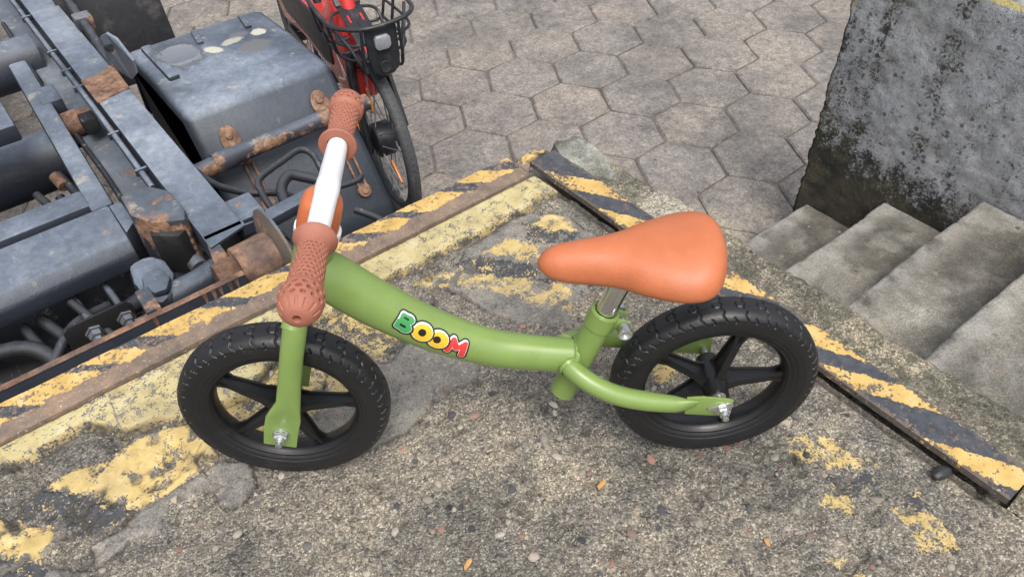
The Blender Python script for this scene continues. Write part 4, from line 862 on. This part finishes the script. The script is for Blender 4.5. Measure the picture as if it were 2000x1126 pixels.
# ------------------------------------------------------------------ balance bike
BK = bpy.data.objects.new('balance_bike', None); COL.objects.link(BK); BK.empty_display_size = .05
tag(BK, 'small green balance bike with orange saddle, white handlebar and black wheels standing on the dock', 'balance bike')
fx, ly, uz = Vector((-.8131, .5821, 0)), Vector((-.58152, -.81233, .04413)), Vector((.02569, .03588, .99903))
m = Matrix.Identity(4)
for i, v in enumerate((fx, ly, uz)):
    for j in range(3): m[j][i] = v[j]
m.translation = Vector((-.3003, -.732, -.0035)); BK.matrix_world = m
WB, WR = .606, .145
def wheel(xc, label=None, ph=0):
    # rim: hub, spokes and ring
    b = MB()
    ring = [(-.0165, .1085), (-.0165, .1030), (-.0135, .1000), (-.010, .0975), (-.004, .0962), (.004, .0962), (.010, .0975), (.0135, .1000), (.0165, .1030), (.0165, .1085), (-.0165, .1085)]
    b.lathe(ring, (xc, 0, WR), (0, 1, 0), 96)
    b.lathe([(-.036, .0), (-.036, .008), (-.036, .0155), (-.030, .0165), (-.012, .019), (.012, .019), (.030, .0165), (.036, .0155), (.036, .008), (.036, 0)], (xc, 0, WR), (0, 1, 0), 40)
    for k in range(5):
        a = ph + 2 * math.pi * k / 5; d = Vector((math.cos(a), 0, math.sin(a))); c = Vector((xc, 0, WR)); t_ = Vector((-math.sin(a), 0, math.cos(a)))
        # tapered two-flange spoke
        for w0, w1, h0, h1 in ((.0170, .0150, .007, .0045),):
            for y0, y1 in ((.011, .0085), (-.011, -.0085)):
                vs = []
                for (r, w, y) in ((.012, w0, y0 * 1.7), (.034, w0 * .64, y0 * 1.2), (.082, w1 * .72, y1), (.1000, w1 * 1.35, y1)):
                    for sw, sy in ((-1, 0), (1, 0), (1, 1), (-1, 1)):
                        vs.append(c + d * r + t_ * (w / 2 * sw) + Vector((0, y - (.0035 if y > 0 else -.0035) * sy, 0)))
                fs = []
                for q in range(3):
                    for e in range(4): fs.append((q * 4 + e, q * 4 + (e + 1) % 4, q * 4 + 4 + (e + 1) % 4, q * 4 + 4 + e))
                fs += [(0, 1, 2, 3), (12, 13, 14, 15)]; b.add(vs, fs)
        vs = []
        for (r, y) in ((.012, .019), (.034, .013), (.082, .0085), (.1000, .0085)):
            for sw, sy in ((-1, -1), (1, -1), (1, 1), (-1, 1)): vs.append(c + d * r + t_ * (.0022 * sw) + Vector((0, y * sy, 0)))
        fs = []
        for q in range(3):
            for e in range(4): fs.append((q * 4 + e, q * 4 + (e + 1) % 4, q * 4 + 4 + (e + 1) % 4, q * 4 + 4 + e))
        b.add(vs, fs)
    rim = b.build('wheel', M_rim, BK, ang=35)
    # foam tyre with honeycomb grooves
    nu, nv = 1500, 104
    U = np.linspace(0, 1, nu, endpoint=False)[:, None] * np.ones((1, nv)); th = U * 2 * np.pi
    prof = np.array([(-.0155, .1045), (-.0195, .1100), (-.0225, .1180), (-.0238, .1260), (-.0228, .1335), (-.0195, .1395), (-.0140, .1432), (-.0070, .1447), (0, .1450), (.0070, .1447), (.0140, .1432), (.0195, .1395), (.0228, .1335), (.0238, .1260), (.0225, .1180), (.0195, .1100), (.0155, .1045)])
    ds = np.r_[0, np.cumsum(np.hypot(*np.diff(prof, axis=0).T))]; tt_ = np.linspace(0, ds[-1], nv)
    py = np.interp(tt_, ds, prof[:, 0]); pr = np.interp(tt_, ds, prof[:, 1]); wv = tt_ - ds[-1] / 2
    py = np.convolve(np.pad(py, 3, 'edge'), np.ones(7) / 7, 'valid'); pr = np.convolve(np.pad(pr, 3, 'edge'), np.ones(7) / 7, 'valid')
    circ = 2 * np.pi * .145; N = 30; per = circ / N
    u = U * N; w = wv[None, :] * np.ones((nu, 1)); ux = (u - np.round(u)) * per; aw = np.abs(w)
    pol = []; hx = [(.0068 * math.cos(math.pi / 3 * k), .0068 * math.sin(math.pi / 3 * k)) for k in range(4)]; pol += list(zip(hx[:-1], hx[1:]))
    zz1 = [(.0036, .0058), (.0078, .0115), (.0052, .0180), (.0105, .0262)]; zz2 = [(-.0098, .0215), (-.0060, .0262), (-.0075, .0285)]
    pol += list(zip(zz1[:-1], zz1[1:])) + list(zip(zz2[:-1], zz2[1:]))
    dm = np.full(u.shape, 9.)
    for (ax, ay), (bx, by) in pol:
        ex, ey = bx - ax, by - ay; t = np.clip(((ux - ax) * ex + (aw - ay) * ey) / (ex * ex + ey * ey), 0, 1); dm = np.minimum(dm, np.hypot(ux - ax - ex * t, aw - ay - ey * t))
    fade = 1 - sst(.0255, .0285, aw); hexp = fade * .0012 - .0026 * np.exp(-(dm / .00085) ** 2)
    hexp = hexp + fbm(u, w * 120, 2, 2, 4) * .0003
    ny_ = np.gradient(pr); nr_ = -np.gradient(py); L_ = np.hypot(ny_, nr_); ny_ = -ny_ / L_; nr_ = -nr_ / L_
    nr_ = nr_; 
    # inner ring lettering groove / concentric moulding line on the sidewall
    line = -.0009 * np.exp(-((pr - .1125) / .0009) ** 2) - .0006 * np.exp(-((pr - .121) / .0007) ** 2); hexp = hexp + line[None, :]
    yv = py[None, :] + hexp * ny_[None, :] * 1.0; rv = pr[None, :] + hexp * (-nr_[None, :]) * -1.0
    V = np.stack([xc + rv * np.cos(th), yv * np.ones_like(rv), WR + rv * np.sin(th)], -1)
    ty = grid_mesh('tyre', V, M_eva, rim, closed=(True, False)); ty.location = (0, 0, 0)
    b = MB(); b.lathe([(-.0375, .004), (-.0375, .0085), (-.0362, .0105), (.0362, .0105), (.0375, .0085), (.0375, .004)], (xc, 0, WR), (0, 1, 0), 32); b.build('bearing', M_zinc, rim)
    return rim
wheel(WB, ph=.64); wheel(0, ph=.60)
def nut(x, y, z, sg, parent, big=1):
    b = MB(); b.lathe([(0, 0), (0, .0115), (.0015, .0115), (.0015, .0095)], (x, y, z), (0, sg, 0), 28); b.lathe([(.0015, .0098), (.0075, .0098), (.0095, .0075)], (x, y, z), (0, sg, 0), 6)
    b.lathe([(.008, .0075), (.013, .0062), (.0135, .0045), (.019, .0045), (.0195, .0035), (.0195, 0)], (x, y, z), (0, sg, 0), 20); return b.build('axle_nut', M_zinc, parent, ang=25)
# fork
for sg in (1, -1):
    b = MB(); n_ = 18; S_ = []
    path = [(.543, .020, .345, .0150, .0150), (.548, .036, .325, .0150, .0125), (.560, .043, .285, .0150, .0115), (.572, .049, .240, .0150, .0100), (.581, .053, .205, .0160, .0075), (.588, .0545, .190, .0195, .0045), (.594, .0550, .176, .0230, .0026), (.603, .0550, .150, .0230, .0024), (.611, .0550, .121, .0222, .0024)]
    rings = []
    d0 = Vector((.063, 0, -.2)).normalized(); ac = Vector((.2, 0, .063)).normalized()
    for i, (x, y, z, a, c) in enumerate(path):
        ring = []; sq = 2 if i < 5 else 2 + (i - 4) * 1.6
        for k in range(n_ * 2):
            t = math.pi * k / n_; cc, ss = math.cos(t), math.sin(t)
            ring.append(b.b.verts.new(Vector((x, sg * y, z)) + ac * (a * math.copysign(abs(cc) ** (2 / sq), cc)) + Vector((0, sg * c * math.copysign(abs(ss) ** (2 / sq), ss), 0))))
        rings.append(ring)
    for i in range(len(rings) - 1):
        for k in range(n_ * 2): b.b.faces.new((rings[i][k], rings[i][(k + 1) % (n_ * 2)], rings[i + 1][(k + 1) % (n_ * 2)], rings[i + 1][k]))
    b.b.faces.new(rings[0]); b.b.faces.new(rings[-1]); fb = b.build('fork_blade', M_green, BK, ang=50)
    nut(.604, sg * .0575, .145, sg, fb)
b = MB(); b.tube([(.552, -.036, .322), (.545, -.018, .338), (.543, 0, .342), (.545, .018, .338), (.552, .036, .322)], .0145, 18, sub=4); b.tube([(.543, 0, .335), (.536, 0, .352)], .020, 20); b.build('fork_crown', M_green, BK)
hb, ht = Vector((.536, 0, .348)), Vector((.5025, 0, .440)); ha = (ht - hb).normalized()
b = MB(); b.tube([hb, ht], .0235, 32); b.build('head_tube', M_green, BK)
b = MB(); b.lathe([(-.008, .016), (-.008, .0225), (-.002, .0240), (0, .0225)], hb, ha, 32); b.build('lower_headset', M_blk, BK)
b = MB(); b.lathe([(0, .0235), (.0008, .0265), (.005, .0272), (.0105, .0268), (.012, .025), (.012, .015)], ht, ha, 40); b.build('upper_headset', M_white, BK)
# main tube
MT = [(.530, .396), (.500, .3735), (.450, .3245), (.385, .2730), (.315, .2350), (.255, .2190), (.196, .2080)]; MR = [.0310, .0318, .0312, .0290, .0266, .0253, .0244]
b = MB(); b.tube([(x, 0, z) for x, z in MT], MR, 48, sub=10, ell=[(.92, 1)] * 7); b.build('main_tube', M_green, BK)
st0, st1 = Vector((.2135, 0, .137)), Vector((.1600, 0, .288)); sa = (st1 - st0).normalized()
b = MB(); b.tube([st0, st1], .0182, 32); b.build('seat_tube', M_green, BK)
b = MB(); b.lathe([(-.024, .0185), (-.023, .0202), (.002, .0202), (.003, .019), (.003, .015)], st1, sa, 36)
b.tube([st1 - sa * .010 + Vector((-.015, .008, -.004)), st1 - sa * .010 + Vector((-.033, .009, -.010))], .009, 12, ell=[(.35, 1.1)] * 2); b.tube([st1 - sa * .010 + Vector((-.015, -.008, -.004)), st1 - sa * .010 + Vector((-.033, -.009, -.010))], .009, 12, ell=[(.35, 1.1)] * 2); cl_ = b.build('seat_clamp', M_green, BK)
bc = st1 - sa * .010 + Vector((-.027, 0, -.008))
b = MB(); b.lathe([(-.024, 0), (-.024, .0085), (-.016, .0085), (-.016, .004), (.012, .004), (.012, .0085), (.013, .0092), (.027, .0092), (.0275, .0078), (.0265, .006), (.024, .0058), (.024, 0)], bc, (0, 1, 0), 20); b.build('clamp_bolt', M_zinc, cl_)
b = MB(); b.tube([st1 - sa * .03, st1 + sa * .062], .0138, 32); b.build('seatpost', M_chrome, BK)
# weld beads
b = MB()
for c, ax, r in ((Vector((.504, 0, .377)), Vector((.66, 0, .70)), .0345), (Vector((.200, .0, .2085)), Vector((1, 0, .12)), .0262)):
    ax.normalize(); a1 = Vector((0, 1, 0)); a2 = ax.cross(a1); P = []
    for k in range(61): t = 2 * math.pi * k / 60; P.append(c + (a1 * math.cos(t) + a2 * math.sin(t)) * r * (1 + .008 * math.sin(t * 17)))
    if r < .03: b.tube(P[:-1] + [P[0]], .0018, 6)
b.build('weld_bead', M_green, BK)
# chain stays
for sg in (1, -1):
    b = MB(); path = [(.214, .010, .214), (.205, .024, .210), (.190, .037, .203), (.168, .048, .193), (.140, .0545, .182), (.105, .0570, .172), (.068, .0575, .163), (.050, .0578, .160), (.040, .0580, .158)]
    rr = [.0132, .0137, .0137, .0137, .0137, .0136, .0134, .0130, .0128]; P = [(x, sg * y, z) for x, y, z in path]
    el = [(1, 1)] * 6 + [(.85, 1.05), (.45, 1.20), (.16, 1.30)]
    b.tube(P, rr, 24, sub=5, ell=el); sty = b.build('chain_stay', M_green, BK, ang=60)
    b = MB(); m_ = Matrix(((1, 0, 0, 0), (0, 0, -1, sg * .0580), (0, 1, 0, 0), (0, 0, 0, 1)))
    b.prism([(.052, .143), (.052, .176), (.030, .176), (-.006, .168), (-.012, .165), (-.012, .136), (-.006, .133), (.030, .139)], -.0018, .0018, m_, .0008); b.build('dropout', M_green, sty)
    nut(.001, sg * .0600, .151, sg, sty)
    b = MB(); b.prism([(-.010, .146), (.022, .151), (.022, .155), (-.006, .164), (-.012, .160)], -.001, .001, Matrix(((1, 0, 0, 0), (0, 0, -1, sg * .0612), (0, 1, 0, 0), (0, 0, 0, 1))), .0003); b.build('safety_washer', M_zinc, sty)
    b = MB(); b.lathe([(0, .0135), (.004, .0155), (.008, .0140)], Vector((.2095, sg * .0175, .2118)), Vector((-.45, sg * .88, -.15)), 24); b.build('weld_bead', M_green, sty)
b = MB(); b.tube([(0, -.062, .148), (0, .062, .148)], .0045, 12); b.build('axle', M_zinc, BK)
b = MB(); b.tube([(.604, -.059, .145), (.604, .059, .145)], .0045, 12); b.build('axle', M_zinc, BK)
# orange stem cap, bar
b = MB(); ct = Vector((.4955, 0, .478)); n_ = 40; rings = []
for i, (t, a, c) in enumerate(((.0, .0240, .0225), (.010, .0242, .0240), (.022, .0242, .0245), (.036, .0236, .0240), (.044, .0212, .0225), (.049, .0165, .019), (.0515, .009, .012), (.052, .001, .001))):
    cc = ht + ha * (.008 + t) + Vector((.001, 0, 0)); f1_ = Vector((ha.z, 0, -ha.x)); rings.append([b.b.verts.new(cc + f1_ * (a * math.copysign(abs(math.cos(2 * math.pi * k / n_)) ** .75, math.cos(2 * math.pi * k / n_))) + Vector((0, 1, 0)) * (c * math.copysign(abs(math.sin(2 * math.pi * k / n_)) ** .75, math.sin(2 * math.pi * k / n_)))) for k in range(n_)])
for i in range(len(rings) - 1):
    for k in range(n_): b.b.faces.new((rings[i][k], rings[i][(k + 1) % n_], rings[i + 1][(k + 1) % n_], rings[i + 1][k]))
b.build('stem_cap', M_cap, BK, ang=60)
BX, BZ = .478, .502
b = MB(); b.lathe([(-.17, .0), (-.17, .0118), (-.012, .0118), (-.010, .0124), (.010, .0124), (.012, .0118), (.17, .0118), (.17, 0)], (BX, 0, BZ), (0, 1, 0), 40); hbar = b.build('handlebar', M_white, BK)
# the bar widens towards the middle on a real one: moulded sleeve
b = MB(); b.lathe([(-.085, .0121), (-.012, .0130), (-.010, .0136), (.010, .0136), (.012, .0130), (.085, .0121)], (BX, 0, BZ), (0, 1, 0), 48); b.build('bar_sleeve', M_white, hbar)
def grip(sg):
    nu, nv = 320, 560
    prof = [(.0885, .0125), (.0885, .0210), (.0890, .0224), (.0905, .0230), (.0920, .0224), (.0960, .0200), (.1000, .0178), (.1045, .0163), (.110, .0157), (.120, .0159), (.140, .0169), (.155, .0174), (.164, .0177), (.1675, .0183), (.1690, .0200), (.1708, .0211), (.1740, .0218), (.181, .0222), (.188, .0214), (.194, .0198), (.1985, .0172), (.2020, .0138), (.2042, .0100), (.2052, .0060), (.2054, .0040), (.2020, .0034), (.196, .0030), (.196, .0001)]
    P = np.array(prof); ds = np.r_[0, np.cumsum(np.hypot(*np.diff(P, axis=0).T))]; t = np.linspace(0, ds[-1], nv)
    y = np.interp(t, ds, P[:, 0]); r = np.interp(t, ds, P[:, 1])
    k5 = np.ones(5) / 5; y = np.convolve(np.pad(y, 2, 'edge'), k5, 'valid'); r = np.convolve(np.pad(r, 2, 'edge'), k5, 'valid')
    th = np.linspace(0, 2 * np.pi, nu, endpoint=False)
    TH, Yg = np.meshgrid(th, y, indexing='ij'); Rg = np.ones((nu, 1)) * r[None, :]; Tg = np.ones((nu, 1)) * t[None, :]
    d = np.zeros_like(Rg)
    # small dimples on the sleeve
    a = TH / (2 * np.pi) * 18; v = (Yg - .1) / .0056; row = np.round(v); aa_ = a - .5 * (row % 2); da = (aa_ - np.round(aa_)) / .29; dv = (v - row) / .31
    q = np.sqrt(da ** 2 + dv ** 2); m1 = (Yg > .1065) & (Yg < .1660); d -= np.where(m1, .0034 * (1 - sst(.80, 1.12, q)), 0)
    # bigger holes on the ball and the fluted crown
    for yy0, N_, ph, rr0, dep in ((.1752, 13, 0, .0028, .0050), (.1818, 13, .5, .0031, .0055), (.1884, 13, 0, .0027, .0048)):
        rb = float(np.interp(yy0, [.171, .181, .2], [.0205, .0221, .016])); a = TH / (2 * np.pi) * N_ + ph; da = (a - np.round(a)) * 2 * np.pi * rb / N_
        arc = (Yg - yy0) * 1.15; q = np.hypot(da, arc) / rr0; d -= dep * (1 - sst(.78, 1.1, q)) * (Yg > .169)
    a = TH / (2 * np.pi) * 13 + .5; da = np.abs(a - np.round(a)) * 2 * np.pi * .018 / 13
    d -= .0016 * (1 - sst(.0009, .0019, da)) * sst(.1935, .1950, Yg) * (1 - sst(.2005, .2025, Yg)) * (Tg < ds[24])
    RR = Rg + d
    V = np.stack([BX + RR * np.cos(TH), sg * Yg, BZ + RR * np.sin(TH)], -1)
    if sg > 0: V = V[:, ::-1]
    g = grid_mesh('grip', V, M_grip, hbar, closed=(True, False)); g.location = (0, 0, 0); return g
grip(1)
gp = grip(-1)
# saddle
ns, nt = 90, 72
xs = np.array([.2470, .2450, .2380, .2300, .2150, .1950, .1700, .1450, .1200, .0950, .0750, .0580, .0440, .0350, .0275, .0220, .0190, .0175])
wd = np.array([.0005, .0090, .0160, .0212, .0246, .0272, .0314, .0398, .0565, .0670, .0735, .0748, .0725, .0660, .0545, .0400, .0240, .0005])
tz_ = np.array([.3780, .3865, .3935, .3980, .4005, .4030, .4050, .4068, .4085, .4105, .4115, .4135, .4140, .4125, .4085, .4020, .3940, .3860])
bz_ = np.array([.3780, .3700, .3640, .3590, .3540, .3510, .3490, .3480, .3470, .3460, .3450, .3450, .3460, .3480, .3530, .3600, .3700, .3860])
sp = np.r_[0, np.cumsum(np.hypot(np.diff(xs), np.diff(wd)))]; sq = np.linspace(0, sp[-1], ns)
def sm(a):
    v = np.interp(sq, sp, a); v2 = np.convolve(np.pad(v, 3, 'edge'), np.ones(7) / 7, 'valid'); k = np.clip(np.minimum(np.arange(ns), ns - 1 - np.arange(ns)) / 4., 0, 1); return v * (1 - k) + v2 * k
xx, ww, zt, zb = sm(xs), sm(wd), sm(tz_), sm(bz_)
V = np.zeros((ns, nt, 3))
for k in range(nt):
    a = 2 * np.pi * k / nt; c, s_ = math.cos(a), math.sin(a); zc = zb + (zt - zb) * .42
    yv = ww * math.copysign(abs(c) ** .92, c); zv = zc + np.where(s_ > 0, (zt - zc) * abs(s_) ** .95, -(zc - zb) * abs(s_) ** .9)
    V[:, k] = np.stack([xx + yv * .09, yv, zv], -1)
grid_mesh('saddle', V, M_orange, BK, closed=(False, True))
# BOOM sticker wrapped on the near flank of the main tube
cx = np.array([p[0] for p in MT]); cz = np.array([p[1] for p in MT])
fine = np.linspace(0, 1, 600); tq = np.linspace(0, 1, 7)
def cr_eval(arr):
    out = []
    for i in range(6):
        p0, p1, p2, p3 = arr[max(i - 1, 0)], arr[i], arr[i + 1], arr[min(i + 2, 6)]
        for k in range(100):
            t = k / 100; out.append(.5 * (2 * p1 + (p2 - p0) * t + (2 * p0 - 5 * p1 + 4 * p2 - p3) * t * t + (3 * p1 - p0 - 3 * p2 + p3) * t ** 3))
    return np.array(out)
CX, CZ = cr_eval(cx), cr_eval(cz); RRR = np.concatenate([np.linspace(MR[i], MR[i + 1], 100, endpoint=False) for i in range(6)])
SS = np.r_[0, np.cumsum(np.hypot(np.diff(CX), np.diff(CZ)))]
STK_S0, STK_T0, STK_L, STK_H = .1225, .22, .130, .040      # start along the tube, angle of text centre, size
nu, nv = 520, 170
Uu = np.linspace(0, STK_L, nu)[:, None] * np.ones((1, nv)); Vv = np.linspace(-STK_H / 2, STK_H / 2, nv)[None, :] * np.ones((nu, 1))
def rbox(x, y, cx_, cy_, w_, h_, r): qx = np.abs(x - cx_) - w_ + r; qy = np.abs(y - cy_) - h_ + r; return np.hypot(np.maximum(qx, 0), np.maximum(qy, 0)) + np.minimum(np.maximum(qx, qy), 0) - r
def ell(x, y, cx_, cy_, a, c): k = np.hypot((x - cx_) / a, (y - cy_) / c); return (k - 1) * min(a, c)
def seg(x, y, ax, ay, bx, by, r): ex, ey = bx - ax, by - ay; t = np.clip(((x - ax) * ex + (y - ay) * ey) / (ex * ex + ey * ey), 0, 1); return np.hypot(x - ax - ex * t, y - ay - ey * t) - r
x, y = Uu * 1.07, Vv
B_ = np.minimum(rbox(x, y, .0165, 0, .0085, .0128, .004), np.minimum(ell(x, y, .0230, .0060, .0098, .0074), ell(x, y, .0240, -.0062, .0108, .0078)))
Bh = np.minimum(seg(x, y, .0165, .0052, .0225, .0052, .0014), seg(x, y, .0165, -.0052, .0235, -.0052, .0016))
O1 = ell(x, y, .0500, -.0005, .0160, .0138); O1h = ell(x, y, .0500, -.0010, .0060, .0052)
O2 = ell(x, y, .0760, -.0005, .0160, .0138); O2h = ell(x, y, .0745, -.0010, .0060, .0052)
M_l = np.minimum(np.minimum(seg(x, y, .0950, -.0090, .0965, .0090, .0052), seg(x, y, .0965, .0090, .1055, -.0010, .0050)), np.minimum(seg(x, y, .1055, -.0010, .1150, .0090, .0050), seg(x, y, .1150, .0090, .1175, -.0090, .0052)))
colr = np.zeros((nu, nv, 3)); colr[:] = (.012, .012, .012)
allm = np.minimum(np.minimum(B_, O1), np.minimum(O2, M_l))
for d_, c_, hl in ((M_l, (.62, .045, .04), None), (O2, (.78, .46, .03), O2h), (O1, (.78, .46, .03), O1h), (B_, (.05, .30, .09), Bh)):
    colr[d_ < .0022] = (.012, .012, .012)
    colr[d_ < 0] = (.85, .85, .83); sh = .0014
    colr[(d_ < -.0004) & ~((d_ > -.0030) & (y > 0) & (np.roll(np.roll(d_, 6, 0), -8, 1) > -.0004))] = c_
    if hl is not None: colr[hl < 0] = (.012, .012, .012)
keep = allm < .0026
s_ = np.clip(STK_S0 + Uu, 0, SS[-1]); pxx = np.interp(s_, SS, CX); pzz = np.interp(s_, SS, CZ); rr = np.interp(s_, SS, RRR) + .0004
dxs = np.gradient(CX); dzs = np.gradient(CZ); tx = np.interp(s_, SS, dxs); tz2 = np.interp(s_, SS, dzs); tl = np.hypot(tx, tz2); tx, tz2 = tx / tl, tz2 / tl
ang = STK_T0 + .32 * (1 - Uu / STK_L) + Vv / rr
nx_, nz_ = tz2, -tx       # in-plane normal pointing up
sgn = np.sign(nz_); nx_, nz_ = nx_ * sgn, nz_ * sgn
V = np.stack([pxx + nx_ * rr * np.sin(ang), .92 * rr * np.cos(ang) + .0002, pzz + nz_ * rr * np.sin(ang)], -1)
idx = np.arange(nu * nv).reshape(nu, nv); F = np.stack([idx[:-1, :-1], idx[:-1, 1:], idx[1:, 1:], idx[1:, :-1]], -1)
km = keep[:-1, :-1] & keep[1:, 1:] & keep[:-1, 1:] & keep[1:, :-1]; F = F[km]
used = np.unique(F); remap = np.full(nu * nv, -1); remap[used] = np.arange(len(used)); F = remap[F]; VV = V.reshape(-1, 3)[used]; CC = colr.reshape(-1, 3)[used]
me = bpy.data.meshes.new('sticker'); me.vertices.add(len(VV)); me.vertices.foreach_set('co', VV.reshape(-1).astype(np.float32)); me.loops.add(F.size); me.loops.foreach_set('vertex_index', F.reshape(-1).astype(np.int32))
me.polygons.add(len(F)); me.polygons.foreach_set('loop_start', np.arange(0, F.size, 4, dtype=np.int32)); me.polygons.foreach_set('loop_total', np.full(len(F), 4, np.int32)); me.update(calc_edges=True)
ca = me.color_attributes.new('pcol', 'FLOAT_COLOR', 'POINT'); ca.data.foreach_set('color', np.c_[CC, np.ones(len(CC))].reshape(-1).astype(np.float32))
me.polygons.foreach_set('use_smooth', np.ones(len(F), bool)); stk = link('sticker', me, M_print, BK, False)
stk['label'] = 'BOOM sticker in green, yellow and red letters with black outlines'
for o in list(bpy.data.objects):
    if o.get('_world') is not None: del o['_world']
